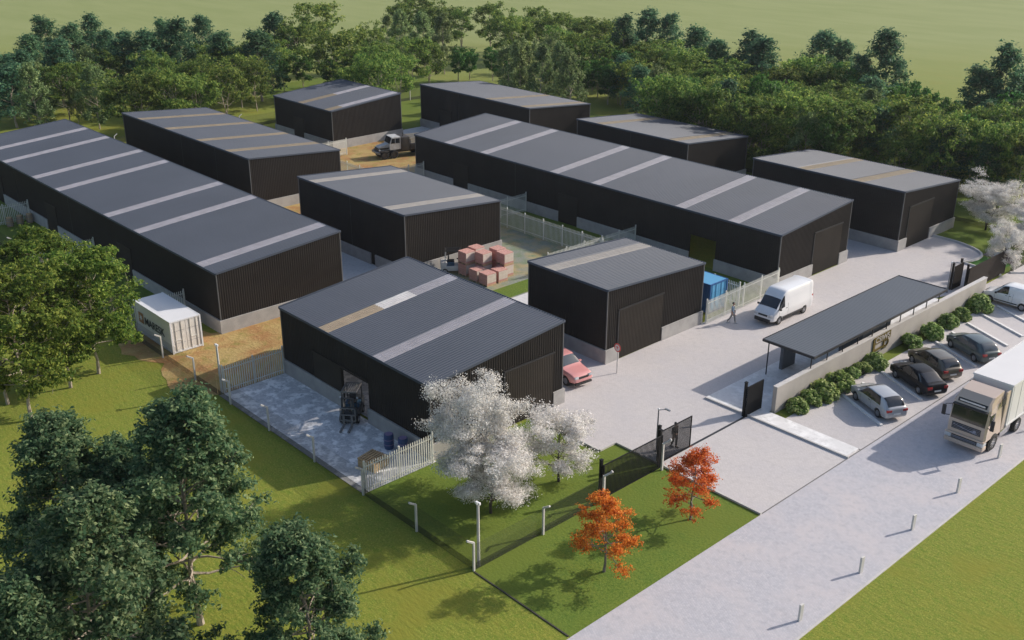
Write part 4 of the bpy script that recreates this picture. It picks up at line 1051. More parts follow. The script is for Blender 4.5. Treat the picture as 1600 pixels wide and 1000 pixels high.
# forklifts
def forklift(label, loc, rz, body='forklift_grey', light='forklift_light', group=None):
    F = thing('forklift', label, 'forklift', loc, rz)
    def b(nm, mm, *a, bev=0.03): return MB().box(*a, bev=bev).build(nm, mm, F, True)
    b('chassis', body, -1.1, 0.75, -0.55, 0.55, 0.28, 0.75, bev=0.06); b('counterweight', body, -1.35, -0.75, -0.55, 0.55, 0.35, 1.15, bev=0.14)
    b('hood', 'forklift_blue', -0.75, -0.1, -0.48, 0.48, 0.75, 1.05, bev=0.05)
    MB().box(-0.6, -0.1, -0.28, 0.28, 1.05, 1.16, bev=0.03).box(-0.68, -0.56, -0.26, 0.26, 1.1, 1.6, bev=0.04).build('seat', 'plastic_black', F, True)
    MB().tube([(0.55, 0, 0.75), (0.30, 0, 1.25)], 0.03, 6).lathe([(0.17, -0.015), (0.17, 0.015)], (0.28, 0, 1.27), n=14).build('steering_wheel', 'plastic_black', F)
    g = MB()
    for sd in (1, -1):
        g.bar((-0.95, sd * 0.5, 0.9), (-0.85, sd * 0.48, 2.12), 0.07); g.bar((0.68, sd * 0.5, 0.7), (0.42, sd * 0.48, 2.12), 0.06)
    g.build('guard_post', body, F)
    g = MB(); g.box(-0.9, 0.46, -0.53, -0.46, 2.12, 2.19).box(-0.9, 0.46, 0.46, 0.53, 2.12, 2.19).box(-0.92, -0.85, -0.53, 0.53, 2.12, 2.19).box(0.42, 0.49, -0.53, 0.53, 2.1, 2.2)
    for i in range(7): g.box(-0.8, 0.40, -0.42 + i * 0.14 - 0.02, -0.42 + i * 0.14 + 0.02, 2.13, 2.17)
    g.build('overhead_guard', light, F)
    g = MB()
    for sd in (1, -1): g.box(0.85, 0.97, *sorted((sd * 0.30, sd * 0.42)), 0.12, 1.95)
    for z in (0.5, 1.2, 1.88): g.box(0.86, 0.96, -0.42, 0.42, z, z + 0.08)
    g.build('mast', body, F)
    MB().box(0.98, 1.04, -0.52, 0.52, 0.30, 0.40).box(0.98, 1.04, -0.52, 0.52, 0.72, 0.80).box(0.98, 1.03, -0.52, -0.46, 0.4, 1.25).box(0.98, 1.03, 0.46, 0.52, 0.4, 1.25).box(0.98, 1.03, -0.52, 0.52, 1.2, 1.26).build('load_backrest', light, F)
    for sd in (1, -1):
        MB().box(1.045, 1.10, *sorted((sd * 0.20, sd * 0.34)), 0.10, 0.75).box(1.045, 2.1, *sorted((sd * 0.20, sd * 0.34)), 0.06, 0.10).build('fork', light, F)
        add_wheel(F, 0.60, sd * 0.52, 0.32, 0.2, 'rim_silver', 5); add_wheel(F, -0.95, sd * 0.48, 0.26, 0.18, 'rim_silver', 5)
        MB().tube([(0.8, sd * 0.2, 1.0), (0.8, sd * 0.2, 1.7)], 0.035, 6).build('lift_cylinder', light, F)
    MB().box(0.5, 0.56, 0.5, 0.62, 1.75, 1.87).box(0.5, 0.56, -0.62, -0.5, 1.75, 1.87).build('work_light', 'lamp_glass', F)
    return F
forklift('grey forklift coming out of the open warehouse door', (-52.55, 34.3, 0.03), R(-49))
forklift('forklift with pale body beside the brick pallets', (-69.3, 57.2, 0.011), R(52), body='post_concrete', light='plastic_black')

# ---------------------------------------------------------------- containers
def container(label, loc, rz, L, Wd, H, side, door, roof, writing=False):
    t = thing('shipping_container', label, 'shipping container', loc, rz)
    h = Wd / 2
    m = MB(); ribs(m, (0, -h + 0.05, 0), (1, 0, 0), (0, -1, 0), L - 0.1, 0.12, lambda s: H - 0.1, 0.28, 0.022)
    ribs(m, (L - 0.1, h - 0.05, 0), (-1, 0, 0), (0, 1, 0), L - 0.1, 0.12, lambda s: H - 0.1, 0.28, 0.022); m.box(0.05, L - 0.06, -h + 0.06, h - 0.06, 0.12, H - 0.06)
    ribs(m, (0.0, h - 0.05, 0), (0, -1, 0), (-1, 0, 0), Wd - 0.1, 0.12, lambda s: H - 0.1, 0.28, 0.035)
    m.build('wall', side, t)
    MB().box(0.0, L, -h + 0.0, h, H - 0.055, H - 0.02).build('roof', roof, t)
    f = MB()
    for y in (-h, h):
        s_ = 1 if y < 0 else -1
        f.box(-0.06, 0.06, *sorted((y - 0.02 * s_, y + 0.10 * s_)), 0, H).box(L - 0.06, L + 0.06, *sorted((y - 0.02 * s_, y + 0.10 * s_)), 0, H)
        f.box(0.061, L - 0.061, *sorted((y - 0.01 * s_, y + 0.06 * s_)), H - 0.10, H - 0.003).box(0.061, L - 0.061, *sorted((y - 0.01 * s_, y + 0.06 * s_)), 0.04, 0.16)
    f.box(L - 0.05, L + 0.05, -h + 0.101, h - 0.101, 0.04, 0.16).box(L - 0.05, L + 0.05, -h + 0.101, h - 0.101, H - 0.12, H - 0.01)
    f.build('frame', side, t)
    for sd in (1, -1):
        d_ = MB().box(L - 0.05, L + 0.01, *sorted((sd * 0.015, sd * (h - 0.12))), 0.17, H - 0.13).build('door', door, t)
        MB().tube([(L + 0.04, sd * 0.35, 0.1), (L + 0.04, sd * 0.35, H - 0.05)], 0.022, 6).tube([(L + 0.04, sd * 0.85, 0.1), (L + 0.04, sd * 0.85, H - 0.05)], 0.022, 6).box(L + 0.02, L + 0.05, *sorted((sd * 0.3, sd * 0.95)), 1.0, 1.04).build('locking_bar', door, d_)
        MB().box(L + 0.012, L + 0.02, *sorted((sd * 0.1, sd * (h - 0.2))), 0.75, 0.765).box(L + 0.012, L + 0.02, *sorted((sd * 0.1, sd * (h - 0.2))), 1.75, 1.765).build('door_seam', 'pole_grey' if writing else side, d_)
    if writing:
        text_mesh('MARESK', 0.86, 0.004, 'lettering', 'letter_dark', t, (3.28, -h + 0.005, 1.32), (R(90), 0, 0), sx=1.05)
        e = MB(); e.box(0.62, 1.42, -h - 0.004, -h + 0.004, 1.0, 1.85); e.build('emblem', 'emblem_orange', t)
        s_ = MB(); pts = []
        for k in range(7):
            a0, a1 = 2 * math.pi * k / 7 + R(90), 2 * math.pi * (k + .5) / 7 + R(90)
            pts += [(1.02 + 0.30 * math.cos(a0), 1.42 + 0.30 * math.sin(a0)), (1.02 + 0.13 * math.cos(a1), 1.42 + 0.13 * math.sin(a1))]
        s_.extr(pts, -h - 0.010, -h - 0.005); s_.build('star', 'container_white', t)
    return t
container('white container with dark MARESK lettering standing on the dirt', (-75.95, 31.45, 0.018), 0, 6.06, 2.44, 2.59, 'container_white', 'container_door', 'container_white', True)
container('blue container standing behind the white fence by the small warehouse', (-53.8, 67.25, 0.006), 0, 6.0, 2.3, 2.55, 'container_navy', 'container_blue', 'container_blue')

# ---------------------------------------------------------------- brick pallets, barrels, timber pallet
def brick_pallet():
    t = thing('brick_pallet', '', 'brick pallet', (0, 0, 0))
    p = MB()
    for x in (0.05, 0.55, 1.05): p.box(x - 0.05, x + 0.05, 0, 1.1, 0, 0.10)
    for i in range(7): p.box(0, 1.1, i * 0.165, i * 0.165 + 0.11, 0.103, 0.125)
    p.build('pallet', 'timber', t)
    b = MB(); r_ = random.Random(5)
    for k in range(6):
        for j in range(4):
            for i in range(2):
                e = r_.uniform(0, 0.006)
                b.box(0.01 + i * 0.54 + e, 0.545 + i * 0.54, 0.01 + j * 0.27 + e, 0.275 + j * 0.27, 0.127 + k * 0.165, 0.285 + k * 0.165 + e)
    b.build('bricks', 'brick_red', t)
    MB().box(1.093, 1.10, 0.03, 1.07, 0.30, 1.06).build('wrap', 'brick_wrap', t)
    return t
bp = brick_pallet()
spots = [(-65.6, 56.75, 0, 'front row bottom pallet nearest the camera'), (-65.6, 58.1, 0, 'front row bottom pallet at the right'), (-66.95, 56.75, 0, 'front row pallet just left of the nearest one'),
         (-67.5, 57.95, 0, 'pallet under the second tall stack'), (-66.2, 59.35, 0, 'pallet under the right hand stack'), (-68.7, 57.0, 0, 'bottom of the tall stack by the forklift'), (-67.45, 59.6, 0, 'rear bottom pallet by the warehouse end'),
         (-67.5, 57.95, 1.13, 'top of the second tall stack'), (-66.2, 59.35, 1.13, 'top of the right hand stack'), (-68.7, 57.0, 1.13, 'top of the tall stack by the forklift'), (-67.45, 59.6, 1.13, 'top of the stack hidden behind the right one'), (-69.0, 58.4, 0, 'bottom of the rearmost stack'), (-69.0, 58.4, 1.13, 'top of the rearmost stack')]
for i, (x, y, z, l) in enumerate(spots):
    placed(bp, i, (x, y, 0.012 + z), 0, label='red bricks on a pallet, ' + l, group='pallets of red bricks')
def barrel(label, loc, body, lid, r, h, group, wood=False):
    t = thing('barrel', label, 'barrel', loc, 0, group)
    pr = [(r * 0.9, 0), (r, h * 0.12), (r, h * 0.32), (r * 1.05, h * 0.335), (r, h * 0.35), (r, h * 0.65), (r * 1.05, h * 0.665), (r, h * 0.68), (r, h * 0.9), (r * 0.93, h), (r * 0.5, h)] if not wood else [(r * 0.85, 0), (r, h * 0.3), (r * 1.04, h * 0.5), (r, h * 0.7), (r * 0.85, h), (r * 0.5, h)]
    MB().lathe(pr, n=18).build('drum', body, t, True)
    MB().lathe([(r * 0.78, h + 0.003), (r * 0.78, h + 0.03), (r * 0.3, h + 0.035)], n=18).build('lid', lid, t)
    rb = MB()
    for z in ((0.33, 0.66) if not wood else (0.18, 0.36, 0.64, 0.82)): rb.lathe([(r * 1.045, h * z - 0.02), (r * 1.065, h * z), (r * 1.045, h * z + 0.02)], n=18)
    rb.build('band', 'pole_grey' if wood else 'barrel_lid', t)
barrel('taller looking blue drum standing by the plinth of the near warehouse', (-47.75, 33.75, 0.022), 'barrel_blue', 'barrel_lid', 0.31, 1.0, 'blue drums on the concrete yard')
barrel('blue drum nearer the white palisade fence', (-46.75, 34.1, 0.022), 'barrel_blue', 'barrel_lid', 0.31, 1.0, 'blue drums on the concrete yard')
for (x, y, l) in ((-109.9, 32.35, 'leftmost'), (-109.9, 33.35, 'middle'), (-109.9, 34.3, 'rightmost')):
    barrel('wooden barrel by the grey fence, ' + l + ' of the three', (x, y, 0.012), 'barrel_wood', 'timber', 0.33, 0.95, 'wooden barrels by the fence', True)
t = thing('timber_pallet', 'slatted timber pallet on a pale crate by the white fence', 'pallet', (-47.2, 31.0, 0.022), R(12))
MB().box(0.0, 1.35, 0, 1.3, 0, 0.48).build('crate', 'timber', t)
MB().box(0.03, 1.32, 0.02, 1.28, 0.483, 0.53).build('gap_shade', 'slat_gap_dark', t)  # dark block added under the slats, paints the shade in their gaps
m = MB()
for i in range(7): m.box(i * 0.2, i * 0.2 + 0.11, -0.03, 1.33, 0.60, 0.63)
for y in (-0.02, 0.6, 1.24): m.box(0, 1.35, y, y + 0.08, 0.535, 0.597)
m.build('slat', 'timber', t)

# ---------------------------------------------------------------- people
def skin_mesh(nodes, edges, root=0, level=1):
    """nodes: (x, y, z, r)"""
    me = bpy.data.meshes.new('sk')
    me.from_pydata([n[:3] for n in nodes], edges, [])
    o = bpy.data.objects.new('tmp', me); COL.objects.link(o)
    sm = o.modifiers.new('s', 'SKIN'); sv = me.skin_vertices[0].data
    for i, n in enumerate(nodes): sv[i].radius = (n[3], n[3] if len(n) < 5 else n[4]); sv[i].use_root = (i == root)
    sm.use_smooth_shade = True
    ss = o.modifiers.new('u', 'SUBSURF'); ss.levels = level; ss.render_levels = level
    dg = bpy.context.evaluated_depsgraph_get(); dg.update()
    r = bpy.data.meshes.new_from_object(o.evaluated_get(dg)); bpy.data.objects.remove(o)
    r.shade_smooth()
    return r
def person(label, loc, rz, top, legs, stride=0.22, bag=False):
    """x forward"""
    t = thing('person', label, 'person', loc, rz)
    def part(nm, me, mm, par=t):
        me.materials.clear(); me.materials.append(MATS[mm]); o = bpy.data.objects.new(nm, me); COL.objects.link(o); o.parent = par; return o
    N = [(0, 0, 0.95, 0.13, 0.11), (0, 0, 1.15, 0.12, 0.10), (0, 0, 1.36, 0.15, 0.10), (0, 0, 1.47, 0.06), (0.015, 0, 1.56, 0.055)]
    E = [(0, 1), (1, 2), (2, 3), (3, 4)]
    def chain(start, pts):
        a = start
        for p in pts: N.append(p); E.append((a, len(N) - 1)); a = len(N) - 1
        return a
    s = stride; arm = {}
    for sd in (1, -1):
        f = sd * s
        chain(0, [(0.02, sd * 0.10, 0.86, 0.085), (f * 0.5 + 0.03, sd * 0.10, 0.50, 0.058), (f * 0.9 - (0.12 if f < 0 else 0.0), sd * 0.10, 0.10, 0.038), (f * 0.9 + 0.13 - (0.12 if f < 0 else 0), sd * 0.105, 0.035, 0.03)])
        h = chain(2, [(0, sd * 0.20, 1.40, 0.055), (-f * 0.35, sd * 0.25, 1.13, 0.04), (-f * 0.9 + 0.05, sd * 0.25, 0.90, 0.027), (-f * 1.0 + 0.06, sd * 0.25, 0.83, 0.03, 0.018)])
        hx, hy, hz = N[h][0], N[h][1], N[h][2]
        for k, L in enumerate((0.075, 0.085, 0.08, 0.062)):
            ox = (k - 1.5) * 0.018
            chain(h, [(hx + ox, hy, hz - 0.04, 0.009), (hx + ox * 1.1, hy - sd * 0.008, hz - 0.04 - L * 0.55, 0.0085), (hx + ox * 1.1, hy - sd * 0.025, hz - 0.04 - L, 0.007)])
        chain(h, [(hx + 0.035, hy - sd * 0.01, hz - 0.015, 0.010), (hx + 0.05, hy - sd * 0.02, hz - 0.06, 0.008)])
    b = part('body', skin_mesh(N, E), 'skin')
    # head grown from rings: skull, jaw, nose, ears
    hd = MB(); prof = [(1.545, 0.03, 0.035, 0.02), (1.565, 0.055, 0.06, 0.02), (1.60, 0.072, 0.083, 0.012), (1.64, 0.078, 0.092, 0.005), (1.68, 0.080, 0.097, 0.0), (1.72, 0.075, 0.092, -0.004), (1.755, 0.055, 0.068, -0.006), (1.775, 0.02, 0.025, -0.006)]
    vs = []; n = 16
    for z, ry, rx, ox in prof:
        for k in range(n):
            a = 2 * math.pi * k / n; nose = 0.022 if (k == 0 and 1.60 <= z <= 1.65) else 0
            vs.append((0.02 + ox + (rx + nose) * math.cos(a), ry * math.sin(a), z))
    fs = [(i * n + k, i * n + (k + 1) % n, (i + 1) * n + (k + 1) % n, (i + 1) * n + k) for i in range(len(prof) - 1) for k in range(n)]
    hd.add(vs, fs + [tuple(range(n)), tuple(range((len(prof) - 1) * n, len(prof) * n))])
    for sd in (1, -1): hd.box(0.0, 0.035, *sorted((sd * 0.075, sd * 0.092)), 1.62, 1.68, bev=0.006)
    hd.build('head', 'skin', t, True)
    for sd in (1, -1): MB().lathe([(0.004, 0), (0.009, 0.004), (0.004, 0.008)], (0.105, sd * 0.03, 1.665), 'x', 8).build('eye', 'hair_dark', t)
    MB().box(0.098, 0.106, -0.022, 0.022, 1.592, 1.598).build('mouth', 'sign_red', t)
    hr = MB(); vs = []
    for z, ry, rx, ox in [(1.66, 0.086, 0.075, -0.035), (1.70, 0.088, 0.095, -0.015), (1.735, 0.082, 0.098, -0.008), (1.77, 0.062, 0.078, -0.008), (1.795, 0.02, 0.03, -0.008)]:
        for k in range(n): a = 2 * math.pi * k / n; vs.append((0.02 + ox + rx * math.cos(a), ry * math.sin(a), z))
    hr.add(vs, [(i * n + k, i * n + (k + 1) % n, (i + 1) * n + (k + 1) % n, (i + 1) * n + k) for i in range(4) for k in range(n)] + [tuple(range(n)), tuple(range(4 * n, 5 * n))])
    hr.build('hair', 'hair_dark', t, True)
    # clothing follows the limbs
    N2 = [(0, 0, 0.93, 0.155, 0.13), (0, 0, 1.15, 0.145, 0.12), (0, 0, 1.36, 0.175, 0.12), (0, 0, 1.46, 0.075)]; E2 = [(0, 1), (1, 2), (2, 3)]
    for sd in (1, -1):
        f = sd * s; a = 2
        for p in [(0, sd * 0.20, 1.40, 0.072), (-f * 0.35, sd * 0.25, 1.13, 0.056), (-f * 0.85 + 0.045, sd * 0.25, 0.92, 0.042)]: N2.append(p); E2.append((a, len(N2) - 1)); a = len(N2) - 1
    part('jacket', skin_mesh(N2, E2), top)
    N3 = [(0, 0, 0.97, 0.145, 0.125), (0, 0, 0.90, 0.15, 0.13)]; E3 = [(0, 1)]
    for sd in (1, -1):
        f = sd * s; a = 1
        for p in [(0.02, sd * 0.10, 0.80, 0.10), (f * 0.5 + 0.03, sd * 0.10, 0.50, 0.076), (f * 0.9 - (0.12 if f < 0 else 0.0), sd * 0.10, 0.11, 0.058)]: N3.append(p); E3.append((a, len(N3) - 1)); a = len(N3) - 1
    part('trousers', skin_mesh(N3, E3), legs)
    for sd in (1, -1):
        f = sd * s; x = f * 0.9 - (0.12 if f < 0 else 0)
        MB().box(x - 0.07, x + 0.21, sd * 0.103 - 0.05, sd * 0.103 + 0.05, 0.0, 0.09, bev=0.03).build('shoe', 'shoe_white' if legs == 'trousers_grey' else 'plastic_black', t, True)
    if bag:
        g = thing('shoulder_bag', 'dark shoulder bag hanging at the side of the walking man', 'bag', loc, rz)
        MB().box(-0.16, 0.12, 0.25, 0.34, 0.72, 1.02, bev=0.03).build('pouch', 'plastic_black', g)
        MB().tube([(-0.05, 0.29, 1.0), (-0.06, 0.27, 1.25), (-0.03, 0.16, 1.50), (0.06, 0.02, 1.475), (0.14, -0.06, 1.35)], 0.018, 6).build('strap', 'plastic_black', g)
    return t
person('man in blue grey shirt and grey trousers walking by the white fence', (-45.35, 66.0, 0.024), R(15), 'shirt_blue', 'trousers_grey', 0.26, True)
person('man in dark clothes standing behind the black sliding gate', (-35.75, 47.0, 0.024), R(-10), 'suit_dark', 'suit_dark', 0.08)
# ---------------------------------------------------------------- trees
def grow(seed, H, cb, Rr, nprim, shape, cr, nleaf, lsize, tr, bark, leaf, flat=0.75, el=(0.15, 1.0), sub=4, lean=0.03, forks=1, nz=8, up=0.5, trim=0.0, hole=0.0):
    """returns (trunk mesh, crown mesh). shape(t): crown radius fraction for t 0 (base) .. 1 (top)"""
    r = random.Random(seed); g = np.random.default_rng(seed)
    tm = MB(); centres = []
    for fk in range(forks):
        az0 = 2 * math.pi * fk / forks + r.uniform(0, 1)
        sp = 0.0 if forks == 1 else Rr * 0.38
        pts = []
        n = 8
        for i in range(n + 1):
            f = i / n
            pts.append(Vector((math.cos(az0) * sp * max(0, f - 0.12) ** 0.9 + lean * H * f * math.sin(f * 4 + seed) + r.uniform(-1, 1) * 0.012 * H * (f > 0), math.sin(az0) * sp * max(0, f - 0.12) ** 0.9 + lean * H * f * math.cos(f * 3 + seed * 2) + r.uniform(-1, 1) * 0.012 * H * (f > 0), H * 0.93 * f)))
        rad = [tr * (1.25 if i == 0 else 1) * (1 - 0.86 * i / n) / (1 if forks == 1 else 1.3) for i in range(n + 1)]
        tm.tube(pts, rad, 7)
        def at(z):
            f = min(max(z / (H * 0.93), 0), 1) * n; i = min(int(f), n - 1)
            return pts[i].lerp(pts[i + 1], f - i), rad[i]
        npf = max(1, nprim // forks)
        for i in range(npf):
            t = (i + r.uniform(0.1, 0.9)) / npf
            z0 = cb * 0.85 + (H * 0.90 - cb * 0.85) * t
            p0, r0 = at(z0)
            az = i * 2.399 + seed + r.uniform(-0.4, 0.4)
            e = el[0] + (el[1] - el[0]) * t + r.uniform(-0.15, 0.15)
            L = max(0.25, Rr * shape(t) * r.uniform(0.62, 1.12)) / max(0.45, math.cos(e)) * (1 if forks == 1 else 0.75)
            d = Vector((math.cos(az) * math.cos(e), math.sin(az) * math.cos(e), math.sin(e)))
            bp = [p0 + d * L * k / 4 + Vector((0, 0, 0.06 * L * (k / 4) ** 2)) + Vector((r.uniform(-1, 1), r.uniform(-1, 1), r.uniform(-1, 1))) * 0.04 * L * (k > 0) for k in range(5)]
            br = min(r0 * 0.6, 0.012 + 0.018 * L)
            tm.tube(bp, [br * (1 - 0.75 * k / 4) for k in range(5)], 5, cap=False)
            centres.append((bp[4], 1.0)); centres.append((bp[3], 0.85))
            for k in range(sub):
                q = r.uniform(0.35, 0.95) * 4; j = min(int(q), 3)
                a = bp[j].lerp(bp[j + 1], q - j)
                dd = (d + Vector((r.uniform(-1, 1), r.uniform(-1, 1), r.uniform(-0.5, 0.7))) * 0.9).normalized()
                b = a + dd * L * r.uniform(0.22, 0.42)
                tm.tube([a, (a + b) / 2 + Vector((0, 0, 0.02 * L)), b], [br * 0.4, br * 0.28, br * 0.15], 4, cap=False)
                centres.append((b, r.uniform(0.65, 1.1)))
    C_ = np.array([c[0] for c in centres]); S_ = np.array([c[1] for c in centres])
    keep = g.random(len(C_)) > hole; C_, S_ = C_[keep], S_[keep]
    low = C_[:, 2] > cb * 0.8; C_, S_ = C_[low], S_[low]
    # twigs fan out from every branch end; leaves sit along the twigs
    K = 9
    TC = np.repeat(C_, K, 0); TS = np.repeat(S_, K) * cr * g.uniform(0.6, 1.35, len(C_) * K)
    axis_ = TC.copy(); axis_[:, 2] = 0; axis_ /= np.linalg.norm(axis_, axis=1)[:, None] + 1e-6
    D_ = 0.75 * axis_ + g.normal(size=(len(TC), 3)) * 0.75 + np.array([0, 0, 0.25]); D_ /= np.linalg.norm(D_, axis=1)[:, None]
    D_[:, 2] *= flat
    wts = TS / TS.sum()
    idx = g.choice(len(TC), nleaf, p=wts)
    f = g.random(nleaf) ** 0.75
    v = g.normal(size=(nleaf, 3)); v /= np.linalg.norm(v, axis=1)[:, None]
    P = TC[idx] + D_[idx] * (TS[idx] * f * 1.15)[:, None] + v * (TS[idx] * (0.20 + 0.14 * (1 - f) + (0.22 if leaf == 'leaf_blossom' else 0)))[:, None] * np.array([1, 1, flat])
    zs = H / np.percentile(P[:, 2], 99.7); rs = Rr / np.percentile(np.hypot(P[:, 0], P[:, 1]), 96)
    sc3 = np.array([rs, rs, zs]); P = P * sc3
    tm.v = [(q[0] * rs, q[1] * rs, q[2] * zs) for q in tm.v]
    P[:, 2] = np.maximum(P[:, 2], 0.35 * cb + 0.05)
    mid = np.array([0, 0, (H + cb) / 2])
    outw = P - mid; outw /= np.linalg.norm(outw, axis=1)[:, None] + 1e-6
    nrm = 0.45 * v + 0.35 * outw + np.array([0, 0, up]) + g.normal(size=(nleaf, 3)) * 0.5
    nrm /= np.linalg.norm(nrm, axis=1)[:, None]
    rv = g.normal(size=(nleaf, 3)); a = np.cross(nrm, rv); a /= np.linalg.norm(a, axis=1)[:, None] + 1e-6
    b = np.cross(nrm, a)
    sz = lsize * g.uniform(0.6, 1.35, nleaf)[:, None]
    V = np.empty((nleaf, 4, 3))
    V[:, 0] = P - a * sz; V[:, 1] = P - b * sz * 0.5 + nrm * sz * 0.12; V[:, 2] = P + a * sz; V[:, 3] = P + b * sz * 0.5 + nrm * sz * 0.12
    me = bpy.data.meshes.new('crown')
    me.vertices.add(nleaf * 4); me.vertices.foreach_set('co', V.reshape(-1))
    me.loops.add(nleaf * 4); me.loops.foreach_set('vertex_index', np.arange(nleaf * 4, dtype=np.int32))
    me.polygons.add(nleaf); me.polygons.foreach_set('loop_start', np.arange(0, nleaf * 4, 4, dtype=np.int32))
    me.update(calc_edges=True); me.validate()
    me.materials.append(MATS[leaf])
    return tm.mesh('trunk', bark, True), me

def tree_proto(name, cat, meshes):
    t = thing(name, '', cat)
    for nm, me in zip(('trunk', 'crown'), meshes):
        o = bpy.data.objects.new(nm, me); COL.objects.link(o); o.parent = t
    return t
conic = lambda t: min(1.0, 0.72 + 2.2 * t) * (1 - t) ** 0.85 + 0.05
dome = lambda t: math.sqrt(max(0.03, 1 - (1.25 * t - 0.35) ** 2))
umb = lambda t: 0.65 + 0.5 * math.sin(math.pi * min(1, t * 0.9)) - 0.3 * t
oval = lambda t: math.sin(math.pi * (0.16 + 0.78 * t)) ** 0.8

def place_all(protos, rows, group=None):
    """protos: list of [proto, used]; rows: (proto index, x, y, rz, scale, zscale, label)"""
    for (k, x, y, rz, sc, sz, label) in rows:
        p = protos[k]
        o = placed(p[0], p[1], (x, y, 0), rz, (sc, sc, sc * sz), label, group)
        p[1] = True
# near dark trees at the lower left
nd = [[tree_proto('broadleaf_tree', 'tree', grow(11, 12.2, 3.0, 3.7, 52, conic, 0.72, 48000, 0.11, 0.15, 'bark_pale', 'leaf_dark', flat=0.7, el=(-0.05, 0.75), sub=8, hole=0.25)), False],
      [tree_proto('broadleaf_tree', 'tree', grow(23, 12.0, 2.4, 3.9, 52, conic, 0.72, 48000, 0.11, 0.15, 'bark_pale', 'leaf_dark', flat=0.7, el=(-0.05, 0.75), sub=8, hole=0.25)), False]]
place_all(nd, [(0, -40.3, 17.0, 0.3, 1.0, 1.0, 'tall dark green tree whose pale trunk stands clear at the lower left'), (1, -35.9, 10.8, 1.0, 0.97, 1.02, 'biggest dark green tree, broad crown filling the lower left corner'),
               (0, -44.5, 13.1, 2.0, 0.88, 1.0, 'dark green tree at the left edge above the biggest one'), (0, -31.3, 17.6, 2.6, 0.80, 0.97, 'dark green tree standing apart at the bottom left centre'),
               (1, -43.5, 15.8, 4.4, 0.76, 1.0, 'shorter dark green tree left of the one with the clear trunk'), (0, -35.4, 8.0, 5.0, 0.82, 1.0, 'dark green tree cut by the bottom left corner')], 'dark green trees at the lower left')
nl = [[tree_proto('lime_tree', 'tree', grow(5, 10.2, 2.6, 3.7, 36, oval, 0.70, 27000, 0.115, 0.13, 'bark_pale', 'leaf_lime', flat=0.6, el=(0.1, 0.8), sub=7, hole=0.15)), False],
      [tree_proto('lime_tree', 'tree', grow(8, 10.0, 2.5, 3.8, 36, oval, 0.70, 27000, 0.115, 0.13, 'bark_pale', 'leaf_lime', flat=0.6, el=(0.1, 0.8), sub=7, hole=0.3)), False]]
place_all(nl, [(0, -70.5, 24.8, 0, 0.98, 1.0, 'lime green tree nearest the white container, trunk bare at base'), (1, -69.6, 22.4, 1.2, 0.9, 0.95, 'lime green tree left of the one nearest the container'), (0, -66.6, 18.6, 2.4, 1.03, 1.0, 'lime green tree with long pale trunk at the left edge'),
               (1, -74.5, 23.2, 3.0, 1.0, 1.0, 'lime green tree behind in the left group'), (1, -70.0, 18.3, 4.4, 0.9, 1.0, 'lime green tree at the far left edge')], 'lime green trees at the left edge')
# blossom trees
wb = [[tree_proto('blossom_tree', 'tree', grow(31, 6.6, 1.9, 3.1, 34, dome, 0.66, 60000, 0.052, 0.13, 'bark_dark', 'leaf_blossom', flat=0.75, el=(0.35, 1.2), sub=7, forks=2, hole=0.15)), False],
      [tree_proto('blossom_tree', 'tree', grow(37, 5.0, 1.3, 2.2, 28, dome, 0.58, 26000, 0.052, 0.10, 'bark_dark', 'leaf_blossom', flat=0.7, el=(0.3, 1.1), sub=6, hole=0.12)), False],
      [tree_proto('blossom_tree', 'tree', grow(44, 5.8, 1.3, 3.0, 34, dome, 0.66, 52000, 0.052, 0.12, 'bark_dark', 'leaf_blossom', flat=0.6, el=(0.25, 1.0), sub=7, forks=2, hole=0.15)), False]]
place_all(wb, [(0, -40.4, 34.4, 0.4, 0.90, 1.26, 'tallest white blossom tree, rising against the near warehouse end'), (2, -38.0, 33.6, 1.6, 0.84, 1.09, 'broad white blossom tree in front, nearest the mesh fence'), (1, -37.8, 38.8, 2.0, 1.0, 1.0, 'smaller white blossom tree beside the driveway'),
               (2, -42.5, 104.6, 0.3, 1.0, 1.0, 'white blossom tree on the far right lawn'), (2, -37.0, 102.2, 2.4, 0.86, 1.0, 'white blossom tree at the right edge of the picture'), (1, -35.9, 93.9, 1.0, 0.75, 1.25, 'slender blossom tree with bare dark stems at the fence end')], 'white blossom trees')
mp = [[tree_proto('maple_tree', 'tree', grow(51, 4.75, 1.15, 1.75, 26, conic, 0.42, 11000, 0.06, 0.07, 'bark_grey', 'leaf_maple', flat=0.6, el=(0.0, 0.8), sub=6, hole=0.1)), False]]
place_all(mp, [(0, -30.0, 34.3, 0.5, 1.0, 1.0, 'orange red maple nearer the bottom of the picture'), (0, -30.0, 41.4, 2.6, 0.97, 1.0, 'orange red maple beside the entrance drive')], 'red maples on the verge')
